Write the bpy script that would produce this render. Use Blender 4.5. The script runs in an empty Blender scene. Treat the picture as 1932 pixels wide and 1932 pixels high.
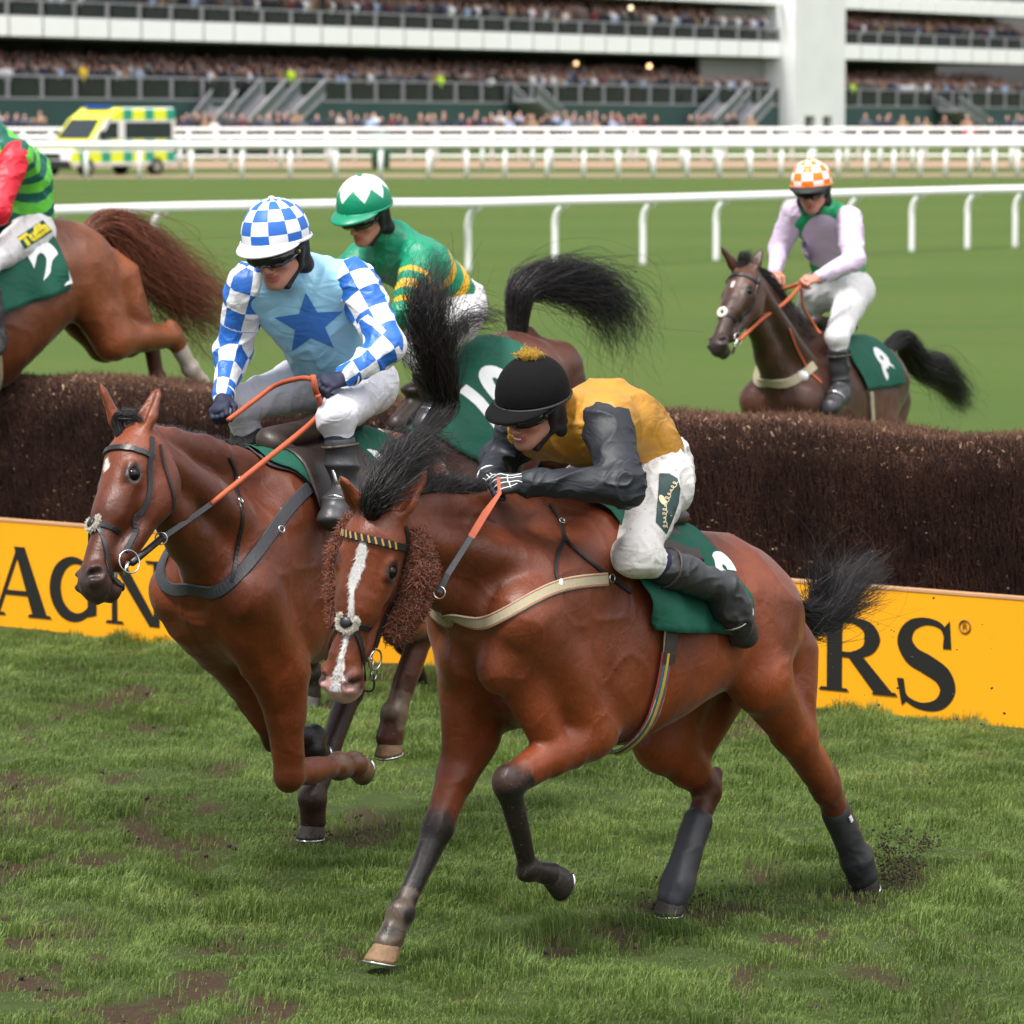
import bpy, math, random, os
import numpy as np
from mathutils import Vector, Matrix
from mathutils.bvhtree import BVHTree
random.seed(7); RNG = np.random.default_rng(11)
SC = bpy.context.scene; COL = SC.collection
# ---------------------------------------------------------------- camera, world, sun, exposure
FPX = 8250.0; CAMH = 2.9; HOR = 200.0          # focal length in units of a 1932 px frame, eye height, horizon row
PITCH = math.atan((966 - HOR) / FPX)
cam = bpy.data.cameras.new('camera'); camo = bpy.data.objects.new('camera', cam); COL.objects.link(camo)
cam.sensor_width = 36; cam.lens = FPX / 1932 * 36; cam.clip_start = .5; cam.clip_end = 3000
camo.location = (0, 0, CAMH); camo.rotation_euler = (math.pi / 2 - PITCH, 0, 0)
cam.dof.use_dof = True; cam.dof.focus_distance = 15.4; cam.dof.aperture_fstop = 6.5
SC.camera = camo
SUN_EL, SUN_AZ = math.radians(60), math.radians(-45)       # azimuth from the camera's back, to the left
wd = bpy.data.worlds.new('World'); SC.world = wd; wd.use_nodes = True
nt = wd.node_tree; bg = nt.nodes['Background']
sky = nt.nodes.new('ShaderNodeTexSky'); sky.sky_type = 'NISHITA'; sky.sun_disc = False
sky.sun_elevation = SUN_EL; sky.sun_rotation = math.pi + SUN_AZ; sky.dust_density = 4; sky.air_density = 1.0
hs = nt.nodes.new('ShaderNodeHueSaturation'); hs.inputs['Saturation'].default_value = .28
nt.links.new(sky.outputs[0], hs.inputs['Color']); nt.links.new(hs.outputs[0], bg.inputs[0]); bg.inputs[1].default_value = .13
sun = bpy.data.lights.new('sun', 'SUN'); suno = bpy.data.objects.new('sun', sun); COL.objects.link(suno)
sun.energy = 2.9; sun.angle = math.radians(13); sun.color = (1, .965, .92)
_d = Vector((math.sin(SUN_AZ) * math.cos(SUN_EL), -math.cos(SUN_AZ) * math.cos(SUN_EL), math.sin(SUN_EL)))
suno.rotation_euler = _d.to_track_quat('Z', 'Y').to_euler(); suno.location = (-8, -10, 30)
SC.view_settings.view_transform = 'Standard'; SC.view_settings.look = 'None'
SC.view_settings.exposure = .80; SC.view_settings.gamma = 1
# ---------------------------------------------------------------- small maths
A = np.array
def nrm(v): v = np.asarray(v, float); return v / (np.linalg.norm(v) + 1e-12)
def ray(px, py):
    x = (px - 966) / FPX; y = -(py - 966) / FPX; c, s = math.cos(PITCH), math.sin(PITCH)
    return A([x, c + y * s, -s + y * c])
CAM = A([0, 0, CAMH])
def ground(px, py, z=0.0):
    r = ray(px, py); return CAM + (z - CAMH) / r[2] * r
def at(px, py, Y):
    r = ray(px, py); return CAM + Y / r[1] * r
class Frame:                                     # a standing frame: forward, left, up
    def __init__(s, deg, o):
        a = math.radians(deg); s.h = A([-math.cos(a), -math.sin(a), 0.]); s.l = A([math.sin(a), -math.cos(a), 0.]); s.o = A([o[0], o[1], 0.])
        s.rz = math.atan2(s.h[1], s.h[0])
    def px(s, px, py, l=0.0):                    # the point seen at (px, py) in the plane l metres left of the middle
        r = ray(px, py); t = ((s.o - CAM) @ s.l + l) / (r @ s.l); return s.loc(CAM + t * r)
    def loc(s, P): d = np.asarray(P) - s.o; return A([d @ s.h, d @ s.l, d[2]])
    def w(s, p): return s.o + p[0] * s.h + p[1] * s.l + A([0, 0, p[2]])
    def d(s, v): return v[0] * s.h + v[1] * s.l + A([0, 0, v[2]])
    def dl(s, v): return A([v @ s.h, v @ s.l, v[2]])
def lin(h, k=1.0):
    h = h.lstrip('#'); r = []
    for i in (0, 2, 4):
        c = int(h[i:i + 2], 16) / 255; r.append((c / 12.92 if c <= .04045 else ((c + .055) / 1.055) ** 2.4) * k)
    return A(r)
# lattice noise
_T = RNG.random((32, 32, 32))
def vnoise(p, f=1.0, seed=0):
    q = np.asarray(p) * f + seed * 7.31; i = np.floor(q).astype(int); t = q - i; t = t * t * (3 - 2 * t); i = i & 31; j = (i + 1) & 31
    x0, y0, z0 = i[..., 0], i[..., 1], i[..., 2]; x1, y1, z1 = j[..., 0], j[..., 1], j[..., 2]; a, b, c = t[..., 0], t[..., 1], t[..., 2]
    return (((_T[x0, y0, z0] * (1 - a) + _T[x1, y0, z0] * a) * (1 - b) + (_T[x0, y1, z0] * (1 - a) + _T[x1, y1, z0] * a) * b) * (1 - c)
            + ((_T[x0, y0, z1] * (1 - a) + _T[x1, y0, z1] * a) * (1 - b) + (_T[x0, y1, z1] * (1 - a) + _T[x1, y1, z1] * a) * b) * c)
def sstep(a, b, x): t = np.clip((x - a) / (b - a), 0, 1); return t * t * (3 - 2 * t)
def catmull(P, n=8):
    P = A(P, float); Q = np.vstack([2 * P[0] - P[1], P, 2 * P[-1] - P[-2]]); out = []
    for i in range(len(P) - 1):
        a, b, c, d = Q[i:i + 4]
        for t in np.linspace(0, 1, n, endpoint=False):
            out.append(.5 * ((2 * b) + (c - a) * t + (2 * a - 5 * b + 4 * c - d) * t * t + (3 * b - a - 3 * c + d) * t ** 3))
    out.append(P[-1]); return A(out)
# ---------------------------------------------------------------- mesh and object helpers
def tag(o, label=None, cat=None, group=None, kind=None):
    if label: o['label'] = label
    if cat: o['category'] = cat
    if group: o['group'] = group
    if kind: o['kind'] = kind
    return o
def empty(name, loc, rz=0, **k):
    o = bpy.data.objects.new(name, None); COL.objects.link(o); o.location = loc; o.rotation_euler = (0, 0, rz); o.empty_display_size = .2
    return tag(o, **k)
def mesh(name, V, F, mats=(), smooth=True, mi=None, attrs=None):
    me = bpy.data.meshes.new(name); V = np.asarray(V, np.float32)
    if isinstance(F, np.ndarray):
        n, k = F.shape; me.vertices.add(len(V)); me.vertices.foreach_set('co', V.ravel())
        me.loops.add(n * k); me.loops.foreach_set('vertex_index', F.astype(np.int32).ravel())
        me.polygons.add(n); me.polygons.foreach_set('loop_start', np.arange(0, n * k, k, dtype=np.int32))
        try: me.polygons.foreach_set('loop_total', np.full(n, k, np.int32))
        except Exception: pass
    else: me.from_pydata([tuple(map(float, v)) for v in V], [], [tuple(int(i) for i in f) for f in F])
    for m in (mats if isinstance(mats, (list, tuple)) else [mats]): me.materials.append(m)
    if mi is not None: me.polygons.foreach_set('material_index', np.asarray(mi, np.int32))
    me.update(); me.validate()
    me.polygons.foreach_set('use_smooth', np.full(len(me.polygons), smooth))
    for k_, v in (attrs or {}).items():
        v = np.asarray(v, np.float32)
        if v.ndim == 2 and v.shape[1] == 3 and k_ == 'Col':
            at_ = me.attributes.new(k_, 'FLOAT_COLOR', 'POINT'); at_.data.foreach_set('color', np.hstack([v, np.ones((len(v), 1), np.float32)]).ravel())
        elif v.ndim == 2: at_ = me.attributes.new(k_, 'FLOAT_VECTOR', 'POINT'); at_.data.foreach_set('vector', v.ravel())
        else: at_ = me.attributes.new(k_, 'FLOAT', 'POINT'); at_.data.foreach_set('value', v.ravel())
    return me
def link(name, me, parent=None, label=None, loc=None, rot=None, **k):
    o = bpy.data.objects.new(name, me); COL.objects.link(o)
    if parent is not None: o.parent = parent
    if loc is not None: o.location = loc
    if rot is not None: o.rotation_euler = rot
    return tag(o, label=label, **k)
class MB:                                        # collects shapes into one mesh
    def __init__(s): s.V = []; s.F = []; s.n = 0
    def add(s, V, F):
        V = [tuple(map(float, v)) for v in V]; s.V += V; s.F += [tuple(int(i) + s.n for i in f) for f in F]; s.n += len(V); return s
    def box(s, lo, hi, M=None):
        x0, y0, z0 = lo; x1, y1, z1 = hi
        V = A([(x0, y0, z0), (x1, y0, z0), (x1, y1, z0), (x0, y1, z0), (x0, y0, z1), (x1, y0, z1), (x1, y1, z1), (x0, y1, z1)], float)
        if M is not None: V = V @ A(M[0]).T + A(M[1])
        return s.add(V, [(0, 3, 2, 1), (4, 5, 6, 7), (0, 1, 5, 4), (1, 2, 6, 5), (2, 3, 7, 6), (3, 0, 4, 7)])
    def tube(s, P, r, n=8, cap=True, flat=None):
        P = A(P, float); m = len(P); r = np.full(m, r) if np.isscalar(r) else A(r, float)
        T = np.gradient(P, axis=0); T /= np.linalg.norm(T, axis=1)[:, None] + 1e-9
        up = A([0, 0, 1.]) if abs(T[0][2]) < .9 else A([1., 0, 0]); V = []
        x = nrm(np.cross(T[0], up))
        for i in range(m):
            x = nrm(x - T[i] * (x @ T[i])); y = np.cross(T[i], x)
            for k in range(n):
                a = 2 * math.pi * k / n; V.append(P[i] + r[i] * (math.cos(a) * x + math.sin(a) * y))
        F = [(i * n + k, i * n + (k + 1) % n, (i + 1) * n + (k + 1) % n, (i + 1) * n + k) for i in range(m - 1) for k in range(n)]
        if cap: F += [tuple(range(n))[::-1], tuple((m - 1) * n + k for k in range(n))]
        return s.add(V, F)
    def ribbon(s, P, N, w, t):                   # flat strap: centre line, surface normals, width(s), thickness
        P = A(P, float); N = A(N, float); m = len(P); w = np.full(m, w) if np.isscalar(w) else A(w)
        T = np.gradient(P, axis=0); V = []
        for i in range(m):
            n = nrm(N[i]); b = nrm(np.cross(T[i], n)) * w[i] / 2
            V += [P[i] - b, P[i] + b, P[i] + b * .86 + n * t, P[i] - b * .86 + n * t]
        F = []
        for i in range(m - 1):
            for k in range(4): F.append((i * 4 + k, i * 4 + (k + 1) % 4, (i + 1) * 4 + (k + 1) % 4, (i + 1) * 4 + k))
        F += [(3, 2, 1, 0), tuple((m - 1) * 4 + k for k in range(4))]
        return s.add(V, F)
    def ball(s, c, r, n=12, m=8, R=None):
        c = A(c, float); r = A([r, r, r], float) if np.isscalar(r) else A(r, float); V = []
        for j in range(1, m):
            for k in range(n):
                th = math.pi * j / m; ph = 2 * math.pi * k / n; V.append([math.sin(th) * math.cos(ph) * r[0], math.sin(th) * math.sin(ph) * r[1], math.cos(th) * r[2]])
        V += [[0, 0, r[2]], [0, 0, -r[2]]]; V = A(V)
        if R is not None: V = V @ A(R)
        F = [(j * n + k, (j + 1) * n + k, (j + 1) * n + (k + 1) % n, j * n + (k + 1) % n) for j in range(m - 2) for k in range(n)]
        F += [((m - 1) * n, k, (k + 1) % n) for k in range(n)] + [((m - 1) * n + 1, (m - 2) * n + (k + 1) % n, (m - 2) * n + k) for k in range(n)]
        return s.add(V + c, F)
    def torus(s, c, R, r, ax, n=24, m=8, arc=2 * math.pi, sx=None):
        ax = nrm(ax); x = nrm(np.cross(ax, A([0, 0, 1.]) if abs(ax[2]) < .9 else A([1., 0, 0]))) if sx is None else nrm(sx); y = np.cross(ax, x)
        P = [A(c) + R * (math.cos(t) * x + math.sin(t) * y) for t in np.linspace(0, arc, n + 1)]
        return s.tube(P, r, m, cap=arc < 6.2)
    def build(s, name, mat, parent=None, smooth=False, label=None, **k):
        return link(name, mesh(name, s.V, s.F, mat, smooth), parent, label, **k)
def strands(P, R, ns=3):                         # P (n,m,3) polylines, R (m,) or (n,m) radii -> V, F
    n, m, _ = P.shape; R = np.broadcast_to(R, (n, m)); T = np.gradient(P, axis=1); T /= np.linalg.norm(T, axis=2, keepdims=True) + 1e-9
    ref = RNG.normal(size=(n, 1, 3)); x = np.cross(T, ref); x /= np.linalg.norm(x, axis=2, keepdims=True) + 1e-9; y = np.cross(T, x)
    V = np.stack([P + R[..., None] * (math.cos(a) * x + math.sin(a) * y) for a in [2 * math.pi * k / ns for k in range(ns)]], 2).reshape(-1, 3)
    b = (np.arange(n)[:, None, None] * m + np.arange(m - 1)[None, :, None]) * ns; k = np.arange(ns)[None, None, :]
    F = np.stack([b + k, b + (k + 1) % ns, b + ns + (k + 1) % ns, b + ns + k], -1).reshape(-1, 4)
    return V, F
# ---------------------------------------------------------------- implicit surfaces: smooth union of limbs and muscles
class SDF:
    def __init__(s): s.p = []
    def _add(s, f, lo, hi, k, op): s.p.append((f, A(lo, float), A(hi, float), k, op)); return s
    def cone(s, a, b, r1, r2, k=.03, flat=None, op='u'):
        a = A(a, float); b = A(b, float); ab = b - a; L2 = ab @ ab + 1e-9; fn = None
        if flat is not None:
            fn, fs = nrm(flat[0]), flat[1]; fn = nrm(fn - ab * (fn @ ab) / L2) if L2 > 1e-6 else fn
        def f(X, Y, Z):
            x, y, z = X - a[0], Y - a[1], Z - a[2]
            t = np.clip((x * ab[0] + y * ab[1] + z * ab[2]) / L2, 0, 1)
            x = x - t * ab[0]; y = y - t * ab[1]; z = z - t * ab[2]
            q = x * x + y * y + z * z
            if fn is not None: dn = x * fn[0] + y * fn[1] + z * fn[2]; q = q + dn * dn * (1 / fs ** 2 - 1)
            return np.sqrt(q) - (r1 + (r2 - r1) * t)
        m = max(r1, r2) * (1 if flat is None or flat[1] < 1 else flat[1]); return s._add(f, np.minimum(a, b) - m, np.maximum(a, b) + m, k, op)
    def chain(s, P, R, k=.03, flat=None, op='u'):
        for i in range(len(P) - 1): s.cone(P[i], P[i + 1], R[i], R[i + 1], k if i == 0 else min(k, .02), flat, op)
        return s
    def ell(s, c, r, R=None, k=.03, op='u'):
        c = A(c, float); r = A([r, r, r], float) if np.isscalar(r) else A(r, float); R = np.eye(3) if R is None else A(R, float)
        def f(X, Y, Z):
            x, y, z = X - c[0], Y - c[1], Z - c[2]; q = [x * R[i][0] + y * R[i][1] + z * R[i][2] for i in range(3)]
            k0 = np.sqrt(sum((q[i] / r[i]) ** 2 for i in range(3))); k1 = np.sqrt(sum((q[i] / r[i] ** 2) ** 2 for i in range(3)))
            return k0 * (k0 - 1) / (k1 + 1e-6)
        m = np.sqrt(((R * r[:, None]) ** 2).sum(0)); return s._add(f, c - m, c + m, k, op)
    def loft(s, st, T, k=.03):                   # st rows: s, top, bottom, half width ; T maps local -> canonical
        st = A(sorted(st, key=lambda r: r[0]), float); Rm, o, oc = T
        def f(X, Y, Z):
            x, z = X - o[0], Z - o[1]; S = Rm[0][0] * x + Rm[1][0] * z + oc[0]; W = Rm[0][1] * x + Rm[1][1] * z + oc[1]; Y = Y / math.sqrt(1 / abs(np.linalg.det(Rm)))
            ss = np.clip(S, st[0, 0], st[-1, 0]); top, bot, hw = (np.interp(ss, st[:, 0], st[:, i]) for i in (1, 2, 3))
            zc = (top + bot) / 2; hh = (top - bot) / 2; v = (W - zc) / hh; w = hw * (1.03 - .17 * np.clip(v, -1, 1))
            q = (np.abs(Y / w) ** 2.25 + np.abs(v) ** 2.25) ** (1 / 2.25); d = (q - 1) * np.minimum(hw, hh) * .9
            e = np.abs(S - ss); return np.sqrt(np.maximum(d, 0) ** 2 + e * e) + np.minimum(d, 0) * (e < 1e-6)
        kk2 = 1 / abs(np.linalg.det(Rm)); c = []
        for r in st:
            for z in (r[1], r[2]):
                v = Rm @ (A([r[0], z]) - oc) * kk2 + o; c.append(v)
        c = A(c); w = st[:, 3].max() * 1.35
        return s._add(f, [c[:, 0].min(), -w, c[:, 1].min()], [c[:, 0].max(), w, c[:, 1].max()], k, 'u')
    def mesh(s, res, smooth=1):
        lo = np.min([p[1] for p in s.p if p[4] == 'u'], 0) - 4 * res; hi = np.max([p[2] for p in s.p if p[4] == 'u'], 0) + 4 * res
        n = np.ceil((hi - lo) / res).astype(int) + 1; D = np.full(n, .15, np.float32); ax = [(lo[i] + res * np.arange(n[i])).astype(np.float32) for i in range(3)]
        for f, a, b, k, op in s.p:
            m = k + 3 * res; i0 = np.clip(((a - m - lo) / res).astype(int), 0, n - 1); i1 = np.clip(((b + m - lo) / res).astype(int) + 2, 1, n)
            if (i1 <= i0).any(): continue
            sl = tuple(slice(i0[i], i1[i]) for i in range(3)); X = ax[0][sl[0]][:, None, None]; Y = ax[1][sl[1]][None, :, None]; Z = ax[2][sl[2]][None, None, :]
            d = f(X, Y, Z); o = D[sl]
            if op == 'u': h = np.maximum(k - np.abs(o - d), 0) / k; D[sl] = np.minimum(o, d) - h * h * k * .25
            else: d = -d; h = np.maximum(k - np.abs(o - d), 0) / k; D[sl] = np.maximum(o, d) + h * h * k * .25
        return nets(D, lo, res, smooth)
def nets(D, lo, res, smooth=1):
    I = D < 0; c = [I[a:a + I.shape[0] - 1 or None, b:b + I.shape[1] - 1 or None, e:e + I.shape[2] - 1 or None] for a in (0, 1) for b in (0, 1) for e in (0, 1)]
    S = sum(x.astype(np.int8) for x in c); act = (S > 0) & (S < 8); idx = np.argwhere(act); nv = len(idx)
    lut = np.full(act.shape, -1, np.int32); lut[act] = np.arange(nv)
    pos = np.zeros((nv, 3)); cnt = np.zeros(nv)
    cor = [(a, b, e) for a in (0, 1) for b in (0, 1) for e in (0, 1)]; dv = [D[idx[:, 0] + a, idx[:, 1] + b, idx[:, 2] + e] for a, b, e in cor]
    for i in range(8):
        for j in range(i + 1, 8):
            if sum(abs(cor[i][q] - cor[j][q]) for q in range(3)) != 1: continue
            m = (dv[i] < 0) != (dv[j] < 0); t = np.where(m, dv[i] / (dv[i] - dv[j] + 1e-12), 0)
            pos += m[:, None] * (A(cor[i]) + t[:, None] * (A(cor[j]) - A(cor[i]))); cnt += m
    V = (idx + pos / np.maximum(cnt, 1)[:, None]) * res + lo; F = []
    for axx in range(3):
        sl0 = [slice(None)] * 3; sl1 = [slice(None)] * 3; sl0[axx] = slice(0, -1); sl1[axx] = slice(1, None)
        a = I[tuple(sl0)]; b = I[tuple(sl1)]; e = np.argwhere(a != b); u, v = [q for q in range(3) if q != axx]
        e = e[(e[:, u] > 0) & (e[:, v] > 0) & (e[:, u] < lut.shape[u]) & (e[:, v] < lut.shape[v])]
        du = np.zeros(3, int); du[u] = 1; dw = np.zeros(3, int); dw[v] = 1
        g = lambda q: lut[q[:, 0], q[:, 1], q[:, 2]]
        quad = np.stack([g(e - du - dw), g(e - dw), g(e), g(e - du)], 1); ins = a[e[:, 0], e[:, 1], e[:, 2]]
        flip = ins if axx != 1 else ~ins
        quad = np.where(flip[:, None], quad, quad[:, ::-1]); F.append(quad)
    F = np.vstack(F); F = F[(F >= 0).all(1)]
    for _ in range(smooth):
        acc = np.zeros_like(V); c_ = np.zeros(len(V))
        for i in range(4):
            a, b = F[:, i], F[:, (i + 1) % 4]; np.add.at(acc, a, V[b]); np.add.at(acc, b, V[a]); np.add.at(c_, a, 1); np.add.at(c_, b, 1)
        V = V * .45 + .55 * acc / np.maximum(c_, 1)[:, None]
    return V, F
def vnormals(V, F):
    n = np.cross(V[F[:, 2]] - V[F[:, 0]], V[F[:, 3 if F.shape[1] > 3 else 2]] - V[F[:, 1]]); N = np.zeros_like(V)
    for i in range(F.shape[1]): np.add.at(N, F[:, i], n)
    return N / (np.linalg.norm(N, axis=1)[:, None] + 1e-12)
def wrinkle(V, F, amp, f=9, axis=None, seed=1, st=.35):
    q = V.copy()
    if axis is not None: a = nrm(axis); q = q - np.outer(q @ a, a) * (1 - st)      # folds run along axis
    q = q + .10 * np.stack([vnoise(V, 4, seed + i) - .5 for i in range(3)], 1)
    n1 = vnoise(q, f * .8, seed); n2 = vnoise(q, f * 1.9, seed + 3); n3 = vnoise(V, 5, seed + 8); r = (1 - np.abs(2 * n1 - 1)) ** 3.5 + .7 * (1 - np.abs(2 * n2 - 1)) ** 4 * sstep(.3, .7, n3) + .3 * (n3 - .5)
    V = V + vnormals(V, F) * ((r - .3) * amp)[:, None]
    for _ in range(2):
        acc = np.zeros_like(V); c_ = np.zeros(len(V))
        for i in range(4): a, b = F[:, i], F[:, (i + 1) % 4]; np.add.at(acc, a, V[b]); np.add.at(acc, b, V[a]); np.add.at(c_, a, 1); np.add.at(c_, b, 1)
        V = V * .6 + .4 * acc / np.maximum(c_, 1)[:, None]
    return V
def bvh(V, F): return BVHTree.FromPolygons([tuple(v) for v in V], [tuple(int(i) for i in f) for f in F])
def rot3(ax, ang):
    return A(Matrix.Rotation(ang, 3, Vector(ax)))
# ---------------------------------------------------------------- materials (node based)
class NG:
    def __init__(s, name):
        s.m = bpy.data.materials.new(name); s.m.use_nodes = True; s.nt = s.m.node_tree; s.b = s.nt.nodes['Principled BSDF']
    def node(s, t, **k):
        n = s.nt.nodes.new(t)
        for a, v in k.items(): setattr(n, a, v)
        return n
    def put(s, sock, v):
        if isinstance(v, bpy.types.NodeSocket): s.nt.links.new(v, sock)
        elif v is not None:
            if sock.type == 'RGBA' and len(v) == 3: v = (*v, 1)
            sock.default_value = v
    def math(s, op, a, b=None, c=None):
        n = s.node('ShaderNodeMath', operation=op)
        for i, v in enumerate((a, b, c)):
            if v is not None: s.put(n.inputs[i], v)
        return n.outputs[0]
    def mix(s, f, a, b, mode='MIX'):
        n = s.node('ShaderNodeMix', data_type='RGBA', blend_type=mode); s.put(n.inputs[0], f); s.put(n.inputs[6], a); s.put(n.inputs[7], b); return n.outputs[2]
    def coord(s, k='Object'): return s.node('ShaderNodeTexCoord').outputs[k]
    def mapping(s, v, sc=(1, 1, 1), rot=(0, 0, 0)):
        n = s.node('ShaderNodeMapping'); s.put(n.inputs[0], v); n.inputs['Scale'].default_value = sc; n.inputs['Rotation'].default_value = rot; return n.outputs[0]
    def noise(s, v=None, scale=5, detail=3, rough=.55, dist=0):
        n = s.node('ShaderNodeTexNoise'); s.put(n.inputs['Vector'], v if v is not None else s.coord()); n.inputs['Scale'].default_value = scale
        n.inputs['Detail'].default_value = detail; n.inputs['Roughness'].default_value = rough; n.inputs['Distortion'].default_value = dist; return n.outputs[0]
    def ramp(s, f, a, b, c0=(0, 0, 0), c1=(1, 1, 1)):
        n = s.node('ShaderNodeValToRGB'); s.put(n.inputs[0], f); e = n.color_ramp.elements; e[0].position = a; e[1].position = b
        e[0].color = (*c0, 1); e[1].color = (*c1, 1); return n.outputs[0]
    def sep(s, v): n = s.node('ShaderNodeSeparateXYZ'); s.put(n.inputs[0], v); return n.outputs
    def attr(s, name): return s.node('ShaderNodeAttribute', attribute_name=name)
    def bump(s, h, st=.3, d=.01):
        n = s.node('ShaderNodeBump'); s.put(n.inputs['Height'], h); n.inputs['Strength'].default_value = st; n.inputs['Distance'].default_value = d
        s.nt.links.new(n.outputs[0], s.b.inputs['Normal']); return n
    def set(s, **k):
        names = dict(color='Base Color', rough='Roughness', metal='Metallic', spec='Specular IOR Level', sheen='Sheen Weight', coat='Coat Weight', coatr='Coat Roughness', sss='Subsurface Weight', emit='Emission Color', es='Emission Strength', alpha='Alpha', aniso='Anisotropic', sheenr='Sheen Roughness')
        for a, v in k.items(): s.put(s.b.inputs[names[a]], v)
        return s
def simple(name, col, rough=.6, var=.15, scale=8, bump=0, bscale=60, bd=.004, metal=0, spec=.5, sheen=0, coat=0, detail=4):
    g = NG(name); col = A(col, float)
    if var: f = g.noise(scale=scale, detail=detail); g.set(color=g.mix(f, tuple(col * (1 - var)), tuple(np.minimum(col * (1 + var), 1))))
    else: g.set(color=tuple(col))
    g.set(rough=rough, metal=metal, spec=spec, sheen=sheen, coat=coat)
    if bump: g.bump(g.noise(scale=bscale, detail=3), bump, bd)
    return g.m
def cloth(name, col, rough=.45, spec=.4, dirt=0, bump=.35, sheen=.0, dcol=(.12, .09, .06), coat=0):
    g = NG(name); c = tuple(col) if not isinstance(col, bpy.types.NodeSocket) else col
    if dirt:
        n = g.noise(scale=9, detail=6, rough=.7); sp = g.noise(scale=70, detail=2); m = g.math('MULTIPLY', g.ramp(n, .52, .72), .55 * dirt)
        c = g.mix(m, c, dcol); c = g.mix(g.math('MULTIPLY', g.ramp(sp, .68, .72), .7 * dirt), c, tuple(A(dcol) * .5))
    g.set(color=c, rough=rough, spec=spec, sheen=sheen, coat=coat)
    a = g.noise(g.mapping(g.coord(), (1, 1, 1.8)), scale=9, detail=2, rough=.4, dist=1.5); w_ = g.noise(scale=500, detail=1); g.bump(g.math('ADD', a, g.math('MULTIPLY', w_, .03)), bump * .6, .02); return g
def checks(name, c0, c1, kind, **k):              # kind: sleeve (attribute arm) or cap (object coordinates)
    g = cloth(name, c0, **k); fl = lambda x: g.math('FLOOR', x)
    if kind == 'sleeve':
        x, y, z = g.sep(g.attr('arm').outputs['Vector']); n1 = fl(g.math('DIVIDE', x, .083)); ang = g.math('ARCTAN2', z, y)
        n2 = fl(g.math('ADD', g.math('MULTIPLY', ang, 6 / (2 * math.pi)), .35))
    else:
        x, y, z = g.sep(g.coord()); ang = g.math('ARCTAN2', y, x); n2 = fl(g.math('ADD', g.math('MULTIPLY', ang, 12 / (2 * math.pi)), .5))
        el = g.math('ARCTAN2', z, g.math('SQRT', g.math('ADD', g.math('MULTIPLY', x, x), g.math('MULTIPLY', y, y)))); n1 = fl(g.math('ADD', g.math('DIVIDE', el, .37), .55))
    p = g.math('ABSOLUTE', g.math('MODULO', g.math('ADD', n1, n2), 2)); g.set(color=g.mix(p, tuple(c0), tuple(c1))); return g.m
def coat_mat(name, gloss=.40):
    g = NG(name); c = g.attr('Col').outputs['Color']; n = g.noise(scale=5, detail=5, rough=.6); f = g.noise(g.mapping(g.coord(), (6, 1, 1)), scale=90, detail=2)
    c = g.mix(1.0, c, g.ramp(n, .25, .75, (.70, .66, .62), (1.25, 1.25, 1.25)), 'MULTIPLY')
    big = g.noise(scale=2.2, detail=4, rough=.55, dist=.4); c = g.mix(1.0, c, g.ramp(big, .3, .7, (.66, .60, .56), (1.25, 1.28, 1.30)), 'MULTIPLY'); sp_ = g.noise(scale=75, detail=2, rough=.6); x_, y_, z_ = g.sep(g.coord()); lo_ = g.math('MULTIPLY', g.ramp(sp_, .66, .71), g.ramp(z_, .2, 1.3, (.8, .8, .8), (.12, .12, .12))); c = g.mix(lo_, c, (.12, .085, .06)); fh = g.noise(g.mapping(g.coord(), (1, 1, .35)), scale=160, detail=3, rough=.7); c = g.mix(1.0, c, g.ramp(fh, .25, .75, (.80, .80, .80), (1.18, 1.18, 1.18)), 'MULTIPLY')
    g.set(color=c, rough=g.math('ADD', g.math('ADD', g.math('MULTIPLY', n, .25), g.math('MULTIPLY', fh, .18)), gloss - .19), spec=.42, sheen=.10, sheenr=.35)
    v = g.noise(scale=14, detail=3, rough=.5, dist=.6); vn = g.noise(scale=4.5, detail=2, rough=.4, dist=.8); vn = g.ramp(g.math('ABSOLUTE', g.math('SUBTRACT', g.math('MULTIPLY', vn, 2), 1)), .0, .07, (1, 1, 1), (0, 0, 0)); v = g.math('ADD', v, g.math('MULTIPLY', vn, .10)); hb = g.math('ADD', g.math('ADD', v, g.math('MULTIPLY', f, .10)), g.math('MULTIPLY', fh, .22)); g.bump(hb, .45, .010); return g.m
def hair_mat(name, col, rough=.4):
    g = NG(name); n = g.noise(scale=45, detail=3); col = A(col); g.set(color=g.mix(n, tuple(col * .5), tuple(col * 1.9)), rough=rough, spec=.5); return g.m
W = lambda h, k=1.0: lin(h, k)
WHITE = A([.74, .74, .75]); M = {}
M['leather'] = simple('black_leather', (.012, .012, .014), .38, .3, 20, .2, 120)
M['leather_grey'] = simple('worn_grey_leather', (.035, .036, .042), .5, .3, 14, .3, 90)
M['leather_brown'] = simple('brown_leather', (.035, .022, .018), .45, .3, 14, .25, 90)
M['rein'] = simple('orange_rubber_rein', (.42, .085, .03), .6, .2, 30, .5, 220, .002)
M['steel'] = simple('bright_steel', (.6, .6, .6), .22, .1, 30, metal=1)
M['web'] = simple('beige_webbing', (.33, .29, .19), .75, .15, 40, .4, 400, .001)
M['webedge'] = simple('red_webbing_edge', (.35, .06, .05), .75, .15, 40)
M['green_cloth'] = cloth('green_number_cloth', (.010, .085, .055), .75, .25, .15, .5).m
M['num'] = simple('white_number', (.72, .74, .74), .6, .05)
M['fleece'] = simple('cream_sheepskin', (.78, .73, .64), .9, .25, 60, .8, 200, .004, sheen=.3)
M['brown_fleece'] = simple('brown_sheepskin', (.21, .050, .016), .85, .45, 70, .6, 220, .004, sheen=.25)
M['eye'] = simple('dark_wet_eye', (.006, .004, .003), .12, 0, spec=.3)
M['eyelid'] = simple('dark_eyelid', (.02, .012, .010), .4, .2)
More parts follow.
